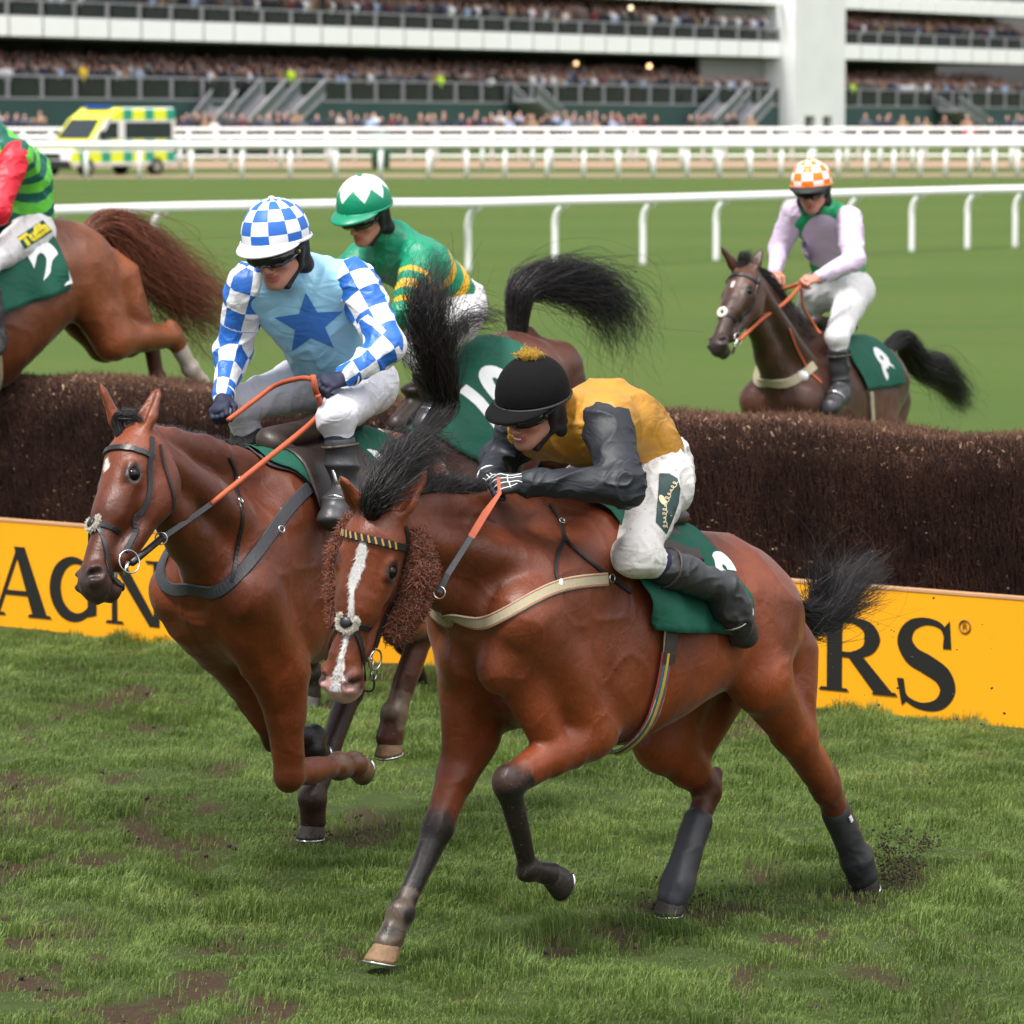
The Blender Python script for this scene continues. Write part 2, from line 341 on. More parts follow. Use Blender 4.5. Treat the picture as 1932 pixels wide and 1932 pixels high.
M['black_hair'] = hair_mat('black_horse_hair', (.012, .010, .011), .38)
M['brown_hair'] = hair_mat('chestnut_horse_hair', (.12, .032, .012), .42)
M['darkbrown_hair'] = hair_mat('dark_brown_horse_hair', (.03, .012, .008), .42)
M['hoof'] = simple('muddy_hoof', (.19, .11, .055), .7, .6, 30, .6, 60, .006)
M['hoof_dark'] = simple('dark_muddy_hoof', (.028, .022, .02), .65, .4, 30, .6, 60, .006)
M['skin'] = (lambda g: (g.set(color=g.mix(g.noise(scale=18), (.42, .17, .11), (.58, .28, .20)), rough=.5, sss=.0, spec=.4), g.m)[1])(NG('rider_skin'))
M['lens'] = simple('dark_goggle_lens', (.008, .008, .010), .08, 0, spec=.7)
M['black'] = simple('matt_black', (.01, .01, .012), .6, .3)
M['navy_glove'] = simple('navy_glove', (.010, .014, .04), .7, .3, 40, .3, 200)
M['dark_glove'] = simple('black_glove', (.012, .014, .02), .6, .3, 40, .3, 200)
M['boot'] = simple('dark_riding_boot', (.030, .030, .034), .42, .35, 12, .25, 60)
M['boot_toe'] = simple('brown_boot_top', (.055, .043, .040), .5, .35, 12, .25, 60)
M['breeches'] = cloth('white_breeches', (.66, .65, .66), .7, .3, .4, .5).m
M['breeches_mud'] = cloth('muddy_white_breeches', (.66, .64, .62), .7, .3, 1.0, .7).m
M['white_plastic'] = simple('white_rail_plastic', (.82, .82, .82), .4, .04)
# ---------------------------------------------------------------- horses
STATIONS = [(.78, 1.16, 1.02, .06), (.73, 1.24, .93, .14), (.62, 1.37, .83, .20), (.46, 1.46, .745, .235), (.30, 1.525, .69, .245), (.15, 1.52, .675, .26),
            (0, 1.475, .69, .278), (-.18, 1.45, .775, .282), (-.35, 1.455, .85, .275), (-.5, 1.455, .93, .255), (-.62, 1.41, .98, .24), (-.71, 1.345, 1.0, .205), (-.78, 1.245, 1.02, .16), (-.84, 1.20, 1.04, .11), (-.87, 1.12, 1.06, .06)]
class Thick:
    def __init__(s, S, k): s.S = S; s.kk = k
    def cone(s, a, b, r1, r2, k=.03, flat=None, op='u'): f = s.kk if max(r1, r2) < .09 else 1.0; s.S.cone(a, b, r1 * f, r2 * f, k, flat, op)
    def ell(s, c, r, R=None, k=.03, op='u'): s.S.ell(c, A(r) * s.kk if not np.isscalar(r) else r * s.kk, R, k, op)
def head_frame(poll, muz, yaw):
    """u runs poll -> muzzle, w out of the face, l to the horse's left (local coordinates of the horse)"""
    u = nrm(muz - poll); w0 = A([math.cos(yaw), math.sin(yaw), .0]); w = nrm(w0 - u * (w0 @ u)); return u, np.cross(w, u), w
def horse(name, label, fr, sp):
    """fr: Frame; sp: spec in the frame's local metres (x forward, y left, z up)"""
    res = sp['res']; S = SDF(); pit = math.radians(sp['pitch']); ds = sp.get('shift', (0, 0)); k_ = sp.get('scale', 1.0)
    Rm = A([[math.cos(pit), -math.sin(pit)], [math.sin(pit), math.cos(pit)]]) * k_; oc = A([0, 1.1]); o = oc + A(ds)
    def can(s, l, z): v = Rm @ (A([s, z]) - oc) + o; return A([v[0], l * k_, v[1]])
    Ri = A([[math.cos(pit), -math.sin(pit)], [math.sin(pit), math.cos(pit)]]) / k_
    S.loft(STATIONS, (Ri, o, oc))
    lat = A([0, 1., 0]); poll = sp['poll']; muz = sp['muz']; u, lf, w = head_frame(poll, muz, sp['yaw']); hl = np.linalg.norm(muz - poll) / .60
    hk = sp.get('headk', 1.0); hp = lambda a, b, c: poll + (u * a + (lf * b + w * c) * hk) * hl
    # neck
    def curve(a, b, c, n=5): t = np.linspace(0, 1, n)[:, None]; return (1 - t) ** 2 * a + 2 * t * (1 - t) * b + t * t * c
    nb = sp.get('bow', A([0, 0, 0.])); pe = hp(.01, 0, -.06)
    a, c = can(.24, 0, 1.44), pe; S.chain(curve(a, (a + c) / 2 + nb + A([0, 0, .03]), c), np.linspace(.085, .062, 5) * k_, .07, (lat, .7))
    a, c = can(.44, 0, 1.22), hp(.06, 0, -.10); S.chain(curve(a, (a + c) / 2 + nb, c), np.linspace(.185, .088, 5) * k_, .12, (lat, .68))
    a, c = can(.58, 0, 1.13), hp(.15, 0, -.155); S.chain(curve(a, (a + c) / 2 + nb + A([0, 0, -.01]), c), np.linspace(.13, .060, 5) * k_, .09, (lat, .85))
    for sd in (-1, 1):                                                                           # neck muscle ridge
        S.cone(can(.50, sd * .11, 1.28), hp(.05, sd * .035, -.10), .07, .04, .07)
    # shoulders and forelegs
    legs = []; S_ = S; S = Thick(S_, sp.get('legk', 1.1))
    for sd, L in (('L', sp['LF']), ('R', sp['RF'])):
        g = 1 if sd == 'L' else -1; elb, knee, fet, cor = [A(v, float) for v in L[:4]]
        sh = can(.66, g * .155, 1.11); S.cone(can(.20, g * .12, 1.40), sh, .085, .115, .10, (lat, .8)); S.cone(can(.10, g * .19, 1.12), elb, .12, .082, .07, (lat, .7))
        S.cone(sh, elb, .115, .085, .05); 
        if sp.get('pec', 1): S.ell(can(.715, g * .090, .945), [.060, .062, .085], k=.045)
        mid = elb * .55 + knee * .45; dv = nrm(knee - elb); fw = nrm(np.cross(lat, dv)); fw = fw if fw[0] > 0 else -fw
        S.cone(can(.66, g * .11, .98), mid + fw * .01, .09, .05, .04); S.cone(elb + dv * .02, mid, .080, .062, .03); S.cone(mid + fw * .012, knee, .058, .043, .02); S.cone(elb, mid - fw * .012, .075, .045, .03)
        S.cone(mid, knee, .058, .046, .02, (lat, .85)); S.ell(knee + fw * .004, [.048, .046, .056], k=.02); dc = nrm(fet - knee); bk = nrm(np.cross(dc, lat)); bk = bk if bk @ fw < 0 else -bk
        S.cone(knee + dc * .03, fet, .036, .032, .02); S.cone(knee + dc * .03 + bk * .028, fet + bk * .022, .022, .018, .012); S.ell(fet, .042, k=.015); S.ell(fet + bk * .022, .030, k=.015)
        S.cone(fet, cor, .034, .043, .02); legs.append((elb, knee, fet, cor, L[4]))
    for sd, L in (('L', sp['LH']), ('R', sp['RH'])):
        g = 1 if sd == 'L' else -1; sti, hock, fet, cor = [A(v, float) for v in L[:4]]
        hip = can(-.565, g * .13, 1.17); but = can(-.775, g * .115, 1.03); dv = nrm(hock - sti); bk = nrm(np.cross(dv, lat)); bk = bk if bk[0] < 0 else -bk
        mid = sti * .5 + hock * .5; S.cone(hip, sti, .19, .112, .08, (lat, .85)); S.cone(but, mid + bk * .045, .145, .072, .06, (lat, .8)); S.cone(can(-.45, g * .16, 1.2), sti, .11, .09, .06)
        S.cone(sti, mid, .105, .072, .04); S.cone(mid, hock, .066, .044, .03); S.cone(mid + bk * .05, hock + bk * .045, .032, .018, .025)
        dc = nrm(fet - hock); b2 = nrm(np.cross(dc, lat)); b2 = b2 if b2 @ bk > 0 else -b2; S.ell(hock, [.048, .045, .06], k=.02); S.cone(hock + bk * .045 - dc * .03, hock + b2 * .03 + dc * .06, .026, .022, .02)
        S.cone(hock + dc * .02, fet, .041, .034, .02); S.cone(hock + dc * .05 + b2 * .03, fet + b2 * .024, .022, .019, .012); S.ell(fet, .043, k=.015); S.ell(fet + b2 * .022, .031, k=.015)
        S.cone(fet, cor, .035, .044, .02); legs.append((sti, hock, fet, cor, L[4]))
    S = S_; dock = can(-.77, 0, 1.265); S.cone(can(-.66, 0, 1.30), dock + (can(-.92, 0, 1.18) - dock) * .3, .06, .038, .05)
    # head
    S = Thick(S_, hk); R3 = np.vstack([u, lf, w]); H = lambda a, b, c: hp(a, b, c)
    S.ell(H(.085, 0, -.062), A([.11, .085, .075]) * hl, R3, .04); S.cone(H(.10, 0, -.06), H(.30, 0, -.055), .086, .066, .03, (lf, 1.15)); S.cone(H(.28, 0, -.05), H(.50, 0, -.05), .055, .040, .03)
    S.cone(H(.44, 0, -.055), H(.545, 0, -.065), .046, .052, .02)
    for g in (-1, 1):
        S.ell(H(.165, g * .052, -.135), A([.105, .036, .082]) * hl, R3, .03); S.cone(H(.20, g * .035, -.165), H(.44, g * .018, -.115), .042, .032, .03)
        S.cone(H(.19, g * .075, -.045), H(.31, g * .045, -.055), .027, .016, .02); S.cone(H(.145, g * .074, -.028), H(.195, g * .078, -.026), .018, .014, .012); S.cone(H(.155, g * .082, -.055), H(.205, g * .080, -.058), .012, .012, .012)
        S.ell(H(.535, g * .040, -.048), A([.042, .028, .034]) * hl, R3, .015)
    S.ell(H(.55, 0, -.085), A([.054, .054, .042]) * hl, R3, .02); S.ell(H(.540, 0, -.130), A([.042, .038, .028]) * hl, R3, .015)
    for g in (-1, 1):
        S.cone(H(.562, g * .030, -.010), H(.535, g * .060, -.040), .011, .016, .012, op='s'); S.ell(H(.178, g * .092, -.040), A([.022, .014, .016]) * hl, R3, .010, op='s')
        S.cone(H(.48, g * .06, -.105), H(.59, g * .03, -.107), .004, .005, .008, op='s'); S.cone(H(.30, g * .085, -.09), H(.43, g * .06, -.08), .012, .010, .03, op='s')
    # ears
    for g, tip in ((1, sp['earL']), (-1, sp['earR'])):
        b = H(.018, g * .048, -.035); t = A(tip, float); ax = nrm(t - b); L = np.linalg.norm(t - b); fdir = nrm(w + g * lf * .45); fdir = nrm(fdir - ax * (fdir @ ax)); side = np.cross(ax, fdir)
        S.cone(b - ax * .02, b + ax * L * .35, .032, .040, .02, (fdir, .62)); S.cone(b + ax * L * .35, b + ax * L * .78, .040, .024, .012, (fdir, .55)); S.cone(b + ax * L * .78, t, .024, .003, .008, (fdir, .5))
        S.cone(b + ax * L * .22 + fdir * .022, b + ax * L * .8 + fdir * .014, .017, .008, .01, op='s')
    V, F = S_.mesh(res, 1)
    # muscle relief
    N = vnormals(V, F); n1 = vnoise(V * A([1, 1, .6]), 6.5, 3); n2 = vnoise(V, 14, 5); dh = np.linalg.norm(V - poll, axis=1)
    n3 = (1 - np.abs(2 * vnoise(V * A([1, 1, .7]) + .05 * n1[:, None], 8, 6) - 1)) ** 5
    V = V + N * (n3 * .0050 * sstep(.2, .5, dh) + ((n1 - .5) * .012 + (n2 - .5) * .004) * sstep(.15, .5, dh))[:, None]
    # colours: coat, black points, markings
    base = A(sp['coat']); dark = A(sp.get('dark', (.012, .008, .007))); nn = vnoise(V, 5, 9)[:, None]; C = base * (.74 + .52 * nn)
    low = sstep(1.15, .75, V[:, 2])[:, None]; C = C * (1 + low * A([.25, .12, -.20])); hi_ = sstep(.95, 1.5, V[:, 2])[:, None] * sstep(.0, .4, V[:, 0])[:, None]; C = C * (1 - .35 * hi_ * sstep(.12, .4, dh)[:, None])
    hx = (V - poll) / hl; hu, hlv, hw = hx @ u, hx @ lf / hk, hx @ w / hk
    def seg(p, a, b): ab = b - a; t = np.clip((p - a) @ ab / (ab @ ab), -.6, 1.5); tc = np.clip(t, 0, 1); return t, np.linalg.norm(p - a - tc[:, None] * ab, axis=1)
    rough = (vnoise(V, 30, 2) - .5) * .16
    for i, (a, b, c, d, hs_) in enumerate(legs):
        t, r = seg(V, a, b); m = sstep(*((.72, 1.0) if i < 2 else (.82, 1.05)), t + rough) * (r < .12); t2, r2 = seg(V, b, c); m2 = (r2 < .085) * sstep(-.25, .0, t2); t3, r3 = seg(V, c, d); m3 = (r3 < .075)
        m = np.maximum(np.maximum(m * .9, m2), m3) * sp.get('points', (1, 1, 1, 1))[i]; C = C * (1 - m[:, None]) + dark * m[:, None]
        if hs_.get('white'): mm = (m3 | ((r2 < .07) & (t2 > .35)))[:, None] * .9; C = C * (1 - mm) + A([.55, .5, .45]) * mm
        if hs_.get('mud'): mm = (np.maximum(m3, (r2 < .07) & (t2 > .75)) * sstep(.3, .6, vnoise(V, 22, 6)))[:, None] * hs_['mud']; C = C * (1 - mm) + A([.16, .12, .085]) * mm
    on = (hu > -.02) & (np.abs(hlv) < .14) & (hw > -.25) & (hu < .68)
    m = (sstep(.47, .56, hu + rough * .4) * on * sp.get('muzzledark', .9))[:, None]; C = C * (1 - m) + A([.03, .022, .022]) * m
    for g in (-1, 1):
        e = np.sqrt(((hu - .178) / 1.5) ** 2 + (hlv - g * .082) ** 2 + (hw + .038) ** 2); m = sstep(.036, .022, e)[:, None] * .9; C = C * (1 - m) + A([.014, .009, .008]) * m
        e = np.linalg.norm(V - hp(.548, g * .044, -.024), axis=1); m = sstep(.028, .016, e)[:, None]; C = C * (1 - m) + A([.012, .006, .006]) * m
    for pts in sp.get('blaze', []):                                              # (u, l, half width) along the face
        pu, pl, pw = A(pts).T; mid = np.interp(hu, pu, pl); hwid = np.interp(hu, pu, pw) * (1 + (vnoise(V, 90, 4) - .5) * .9)
        m = ((np.abs(hlv - mid) < hwid) & (hu > pu[0]) & (hu < pu[-1]) & (hw > -.10) & on).astype(float)[:, None]; C = C * (1 - m) + A([.68, .64, .62]) * m
    if 'pink' in sp:
        pu, pl, pr = sp['pink']; e = np.sqrt((hu - pu) ** 2 + ((hlv - pl) * .8) ** 2) + (vnoise(V, 40, 8) - .5) * .02; m = (sstep(pr, pr - .012, e) * on * (hw > -.16))[:, None]; C = C * (1 - m) + A([.52, .30, .28]) * m
    root = empty(name, tuple(fr.o), fr.rz, label=label, cat='horse', group=sp.get('group'))
    body = link('body', mesh('body', V, F, M['coat'] if 'mat' not in sp else M[sp['mat']], True, attrs={'Col': np.clip(C, 0, 1)}), root)
    T = bvh(V, F); h = dict(root=root, V=V, F=F, T=T, can=can, H=H, fr=fr, u=u, lf=lf, w=w, hl=hl, legs=legs, dock=dock, poll=poll)
    for g in (-1, 1):
        e = MB(); e.ball(H(.178, g * .080, -.040), .0215 * hl * hk, 16, 10); link('eye', mesh('eye', e.V, e.F, M['eye']), root)
    # hooves
    for (a, b, c, d, hs_) in legs:
        up = nrm(A(hs_.get('up', c - d))); toe = A(hs_.get('toe', (1, 0, 0)), float); toe = nrm(toe - up * (toe @ up)); sd_ = np.cross(up, toe); m = MB(); V_ = []; n = 20; Ls = [0, .25, .8, 1.0]
        for L_ in Ls:
            for k in range(n):
                t = 2 * math.pi * k / n; r = .043 + .016 * L_; x = math.cos(t) * r * (1.12 if math.cos(t) > 0 else .86) + .022 * L_; V_.append(d + toe * (x - .004) + sd_ * math.sin(t) * r - up * (.068 * L_ * (1 if math.cos(t) > -.3 else .8) - .008))
        Fq = [(i * n + k, i * n + (k + 1) % n, (i + 1) * n + (k + 1) % n, (i + 1) * n + k) for i in range(len(Ls) - 1) for k in range(n)] + [tuple(range(3 * n, 4 * n)), tuple(range(n))[::-1]]
        m.add(V_, Fq); ho = m.build('hoof', M['hoof' if hs_.get('light') else 'hoof_dark'], root, True)
        s2 = MB(); P = [d + toe * (math.cos(t) * (.062 if math.cos(t) > 0 else .045) + .018) + sd_ * math.sin(t) * .054 - up * .064 for t in np.linspace(-2.5, 2.5, 22)]; s2.tube(P, .006, 6); s2.build('shoe', M['steel'], ho, True)
    return h
def surf(h, p, off=.004):
    loc, n, i, d = h['T'].find_nearest(Vector(p)); n = A(n); return A(loc) + n * off, n
def hitpx(h, x, y, off=.004):
    fr = h['fr']; o = fr.loc(CAM); d = fr.dl(ray(x, y)); loc, n, i, _ = h['T'].ray_cast(Vector(o), Vector(nrm(d)))
    return None if loc is None else (A(loc) + A(n) * off)
def strap(h, name, pts, w, mat, t=.004, parent=None, off=.005, n=10, snap=True, close=False, sm=3):
    P = catmull(pts, n); Q = []; N = []
    for p in P:
        if snap: q, nn = surf(h, p, off)
        else: q, nn = p, surf(h, p, 0)[1]
        Q.append(q); N.append(nn)
    Q = A(Q); N = A(N)
    for _ in range(sm if snap else 1): Q[1:-1] = Q[1:-1] * .5 + (Q[:-2] + Q[2:]) * .25; N[1:-1] = N[1:-1] * .5 + (N[:-2] + N[2:]) * .25
    m = MB(); m.ribbon(Q, N, w, t); return m.build(name, M[mat], parent if parent is not None else h['root'], False), Q, N
def gird(h, px_, w, mat, name, t=.005, off=.003, half=None):
    """a strap laid over the near side through the points seen, round the front of the chest and back on the far side"""
    q = [hitpx(h, *a) for a in px_]; q = [a for a in q if a is not None and a[1] > .035]; e = q[-1]; c = surf(h, A([e[0] + .10, 0, e[2] - .01]))[0]
    return strap(h, name, q + [c] + [A([a[0], -a[1], a[2]]) for a in q[::-1]], w, mat, t, n=6, off=.010, sm=14)
def drape(h, s, phi, off=.01, cz=1.12):
    """a point on the barrel: s along the body (canonical), phi from the spine round to the left (+) or right (-)"""
    can = h['can']; c = can(s, 0, cz); upv = nrm(can(s, 0, 2) - can(s, 0, 1)); d = upv * math.cos(phi) + A([0, 1., 0]) * math.sin(phi)
    loc, n, i, _ = h['T'].ray_cast(Vector(c + d * .75), Vector(-d)); p = A(loc) if loc is not None else c + d * .3; return p + d * off
def cloth_patch(h, name, mat, s_of, phis, off=.012, ns=26, nph=44, wob=.006, seed=1, parent=None, t=.004):
    V = []; ph = np.linspace(phis[0], phis[1], nph)
    for p in ph:
        s0, s1 = s_of(p)
        for k, s in enumerate(np.linspace(s0, s1, ns)):
            e = max(0, abs(p) / abs(phis[1]) - .55) * 2; q = A([s * 9, p * 3, seed]); V.append(drape(h, s, p, off + wob * (vnoise(q, 1.0, seed) - .2) * (.6 + e * 2) * 2))
    V = A(V); F = A([(i * ns + k, i * ns + k + 1, (i + 1) * ns + k + 1, (i + 1) * ns + k) for i in range(nph - 1) for k in range(ns - 1)])
    G = V.reshape(nph, ns, 3).copy()
    for _ in range(2): G[1:-1, 1:-1] = .4 * G[1:-1, 1:-1] + .15 * (G[:-2, 1:-1] + G[2:, 1:-1] + G[1:-1, :-2] + G[1:-1, 2:])
    o = link(name, mesh(name, G.reshape(-1, 3), F, mat), parent or h['root']); md = o.modifiers.new('thick', 'SOLIDIFY'); md.thickness = t; md.offset = 1; return o, G
def on_patch(h, name, mat, V2, F2, fn, parent):
    return link(name, mesh(name, A([fn(a, b) for a, b in V2]), F2, mat, True), parent)
def text_flat(txt, size=1.0, bold=.03, res=.06):
    """letters of the built-in typeface as a fine flat mesh, centred"""
    cu = bpy.data.curves.new('t', 'FONT'); cu.body = txt; cu.size = size; cu.offset = bold; cu.align_x = 'CENTER'; cu.align_y = 'CENTER'; cu.resolution_u = 6
    o = bpy.data.objects.new('t', cu); COL.objects.link(o); dg = bpy.context.evaluated_depsgraph_get(); me = bpy.data.meshes.new_from_object(o.evaluated_get(dg))
    import bmesh
    bm = bmesh.new(); bm.from_mesh(me); bmesh.ops.triangulate(bm, faces=bm.faces)
    for _ in range(4):
        E_ = [e for e in bm.edges if e.calc_length() > res]
        if not E_: break
        bmesh.ops.subdivide_edges(bm, edges=E_, cuts=1); bmesh.ops.triangulate(bm, faces=bm.faces)
    V = [(v.co.x, v.co.y) for v in bm.verts]; bm.verts.index_update(); F = [tuple(v.index for v in f.verts) for f in bm.faces]; bm.free()
    bpy.data.objects.remove(o); bpy.data.curves.remove(cu); return V, F
def hairs(h, name, mat, G, n, spread, r0=.0016, m=14, wild=.02, parent=None, lens=(.75, 1.0), seed=0, clump=0, fly=.12):
    """G guide polyline, spread: radius of the lock along the guide"""
    g = catmull(G, 6); L = len(g); ts = np.linspace(0, 1, L); sp = np.interp(ts, np.linspace(0, 1, len(spread)), spread); rg = np.random.default_rng(seed + 5)
    off = rg.normal(size=(n, 3)); off /= np.linalg.norm(off, axis=1)[:, None]; off *= rg.random((n, 1)) ** .5; ln = rg.uniform(*lens, n); wf = np.where(rg.random(n) < fly, 2.6, 1.0)[:, None]
    if clump: cen = rg.normal(size=(clump, 3)) * .55; ci = rg.integers(0, clump, n)
    P = np.zeros((n, m, 3)); ph = rg.random((n, 3)) * 6.28; fr = rg.uniform(.6, 1.6, (n, 3))
    for j in range(m):
        t = j / (m - 1) * ln; x = np.stack([np.interp(t, ts, g[:, i]) for i in range(3)], 1); s = np.interp(t, ts, sp)[:, None]
        o_ = off if not clump else off * (1 - .65 * t[:, None]) + cen[ci] * t[:, None] * 1.1
        P[:, j] = x + o_ * s + np.sin(ph + fr * t[:, None] * 5) * wild * wf * (t[:, None] ** 1.3)
    R = np.linspace(1, .25, m)[None, :] * r0 * rg.uniform(.7, 1.3, (n, 1)); V, F = strands(P, R); return link(name, mesh(name, V, F, mat), parent or h['root'])
def ring_strap(h, name, uu, ww, w, mat, tilt=0, n=28, parent=None, arc=(0, 2 * math.pi)):
    """strap round the head at u, seen as an ellipse about the head's middle"""
    H = h['H']; P = []
    for t in np.linspace(arc[0], arc[1], n):
        d = h['lf'] * math.cos(t) + h['w'] * math.sin(t) + h['u'] * tilt * math.sin(t); c = H(uu, 0, ww); loc, nn, i, _ = h['T'].ray_cast(Vector(c + d * .25), Vector(-d))
        if loc is not None and np.linalg.norm(A(loc) - c) < .17: P.append((A(loc) + d * .003, A(nn)))
    Q = A([p for p, _ in P]); N = A([q for _, q in P]); m = MB(); m.ribbon(Q, N, w, .004); return m.build(name, M[mat], parent or h['root'])
def fluff(name, mat, pts, nrmls, n, ln, r, parent, curl=.01, seed=3):
    rg = np.random.default_rng(seed); i = rg.integers(0, len(pts), n); P0 = pts[i]; N0 = nrmls[i] + rg.normal(size=(n, 3)) * .45; N0 /= np.linalg.norm(N0, axis=1)[:, None]; m = 6
    L = rg.uniform(.6, 1.2, n)[:, None] * ln; D = rg.normal(size=(n, 3)); P = np.stack([P0 + N0 * L * t + D * curl * t * t + np.cross(N0, D) * curl * math.sin(t * 4) * .6 for t in np.linspace(0, 1, m)], 1)
    V, F = strands(P, np.linspace(1, .4, m)[None] * r); return V, F
# ---------------------------------------------------------------- riders
def rider(name, label, fr, J, sp):
    """J: joints in the frame's local metres; the meshes stay in frame-local axes about the pelvis"""
    pel = A(J['pelvis'], float); root = empty(name, tuple(fr.w(pel)), fr.rz, label=label, cat='jockey', group=sp.get('group'))
    J = {k: A(v, float) - pel for k, v in J.items()}; hc = J['head']; f = nrm(J['face'] + pel); up = J['up'] + pel; up = nrm(up - f * (up @ f)); l = np.cross(up, f)
    hs = sp.get('hs', 1.1); R3 = np.vstack([f, l, up]); H = lambda a, b, c: hc + (f * a + l * b + up * c) * hs
    class HS:
        def __init__(s, S): s.S = S
        def ell(s, c, r, R=None, k=.02, op='u'): s.S.ell(c, (A(r) if not np.isscalar(r) else r) * hs, R, k, op)
        def cone(s, a, b, r1, r2, k=.02, flat=None, op='u'): s.S.cone(a, b, r1 * hs, r2 * hs, k, flat, op)
        def chain(s, P, R, k=.02, flat=None): s.S.chain(P, [x * hs for x in R], k, flat)
    def grp(*a): return [J[k] for k in a]
    neck, che = J['neck'], J.get('chest', J['neck'] * .62); pv = A([0, 0, 0.]); res = sp.get('res', .006)
    # -- body: one continuous figure
    S = SDF(); Q = HS(S); Q.ell(H(-.012, 0, .042), [.094, .075, .088], R3, .02); Q.cone(H(.030, 0, .0), H(.052, 0, -.070), .062, .040, .02)
    for g in (-1, 1):
        Q.cone(H(.0, g * .055, -.045), H(.070, g * .014, -.094), .024, .018, .02); Q.ell(H(.060, g * .040, -.018), .022, k=.02); Q.cone(H(.082, g * .012, .030), H(.070, g * .044, .028), .012, .012, .012)
        Q.ell(H(.088, g * .033, .010), [.012, .016, .011], R3, .008, 's'); Q.ell(H(-.012, g * .078, -.004), [.019, .009, .031], R3, .006); Q.ell(H(.100, g * .013, -.034), [.010, .008, .008], R3, .006)
    Q.cone(H(.086, 0, .022), H(.112, 0, -.026), .009, .0125, .010); Q.ell(H(.088, 0, -.053), [.013, .024, .0075], R3, .006); Q.ell(H(.085, 0, -.069), [.013, .021, .009], R3, .006)
    Q.cone(H(.105, -.022, -.0605), H(.105, .022, -.0605), .0045, .0045, .006, op='s'); Q.ell(H(.078, 0, -.093), [.018, .020, .015], R3, .012)
    S.cone(H(-.03, 0, -.03), neck, .058, .062, .03); S.chain([neck, che, pv], [.09, .125, .12], .06, (nrm(np.cross(che - neck, l)) * 1., .8))
    for g in ('L', 'R'):
        sh, el, wr = grp('sh' + g, 'el' + g, 'wr' + g); S.cone(neck, sh, .06, .058, .04); S.cone(sh, el, .052, .040, .03); S.cone(el, wr, .042, .028, .02)
        hp_, kn, an, to = grp('hip' + g, 'kn' + g, 'an' + g, 'to' + g); S.cone(hp_, kn, .085, .055, .04); S.cone(kn, an, .055, .036, .02); S.cone(an, an * .4 + to * .6, .034, .022, .02)
    for g in ('L', 'R'): S.cone(J['wr' + g], J['wr' + g] * .6 + J['ha' + g] * .4, .026, .020, .012, None)
    V, F = S.mesh(res, 1); q = (V - hc) @ R3.T / hs; C = np.tile(A([0.50, .235, .165]), (len(V), 1)); lip = (np.abs(q[:, 2] + .061) < .013) & (q[:, 0] > .078) & (np.abs(q[:, 1]) < .026)
    C[lip] = [.42, .12, .10]; st = (sstep(-.055, -.11, q[:, 2]) * (q[:, 0] > .02) * .35)[:, None]; C = C * (1 - st) + A([.25, .13, .10]) * st; ck = (np.exp(-((np.abs(q[:, 1]) - .045) ** 2 + (q[:, 2] + .03) ** 2) / .0006) * (q[:, 0] > .04) * .4)[:, None]; C = C * (1 - ck) + A([.50, .15, .11]) * ck
    C *= (.88 + .24 * vnoise(V, 60, 3))[:, None]
    body = link('body', mesh('body', V, F, M['bare_skin'], True, attrs={'Col': C}), root)
    if sp.get('teeth'): m = MB(); m.ball(H(.094, 0, -.0605), (.006, .017, .005), 10, 6, R3); m.build('teeth', M['white_plastic'], root, True)
    # -- silks
    bw = sp.get('bulk', 1.0); sl_, sr_ = J['shL'], J['shR']; S = SDF(); fl = nrm(np.cross(neck - pv, l))
    S.chain([neck - nrm(neck - che) * .01, che, che * .45, pv + nrm(che) * .05], [.105 * bw, .150 * bw, .150 * bw, .135 * bw], .06, (fl, .84)); S.cone(sl_ * .90 + che * .10, sr_ * .90 + che * .10, .080 * bw, .080 * bw, .09)
    S.cone(neck, H(-.02, 0, -.09), .072, .060, .04); sd = nrm(sl_ - sr_)
    for s_ in (sl_, sr_): S.cone(s_ * .92 + che * .08, s_ * .4 + che * .5, .074 * bw, .10 * bw, .06)
    for g in (-1, 1): S.cone(che + sd * g * .10, pv + sd * g * .07 + che * .15, .075 * bw, .075 * bw, .06)
    V, F = S.mesh(res * .9, 1); V = wrinkle(V, F, sp.get('wr', .016) * .8, 9, nrm(J['neck']) + sd * .6, 5, .35); at_ = {}
    # chest coordinates for patterns: across, along, front
    cen = che * .62; ax = nrm(neck - pv); fx = nrm(np.cross(sd, ax)); fx = fx if fx @ f > -.2 else -fx
    if fx @ A([1, 0, -1.]) < 0: fx = -fx
    at_['pat'] = np.stack([(V - cen) @ sd, (V - cen) @ ax, (V - cen) @ fx], 1)
    silk = link('silk_top', mesh('silk_top', V, F, sp['silk'], True, attrs=at_), root); T = bvh(V, F)
    for i, g in enumerate(('L', 'R')):
        sh, el, wr = grp('sh' + g, 'el' + g, 'wr' + g); S = SDF(); a = sp.get('arm', 1.0); d1 = nrm(el - sh); d2 = nrm(wr - el); L1 = np.linalg.norm(el - sh)
        S.cone(sh, el, .088 * a, .066 * a, .03); S.cone(el, wr - d2 * .01, .063 * a, .040 * a, .04); S.ell(el - d2 * .01, .062 * a, k=.02); V, F = S.mesh(res * .8, 1); V = wrinkle(V, F, sp.get('wr', .016) * .62, 12, d1 + d2 + .5 * up, 9 + i, .45)
        t1 = (V - sh) @ d1; t2 = (V - el) @ d2; use2 = (t2 > 0) & (t1 > L1 * .6); xx = np.where(use2, L1 + t2, np.minimum(t1, L1)); ref = nrm(np.cross(d1, d2) + 1e-4)
        r1 = np.cross(ref, d1); r2 = np.cross(ref, d2); y = (V - el) @ ref; z = np.where(use2, (V - el) @ nrm(r2), (V - sh) @ nrm(r1))
        link('sleeve', mesh('sleeve', V, F, sp['sleeve'], True, attrs={'arm': np.stack([xx, y, z], 1)}), root)
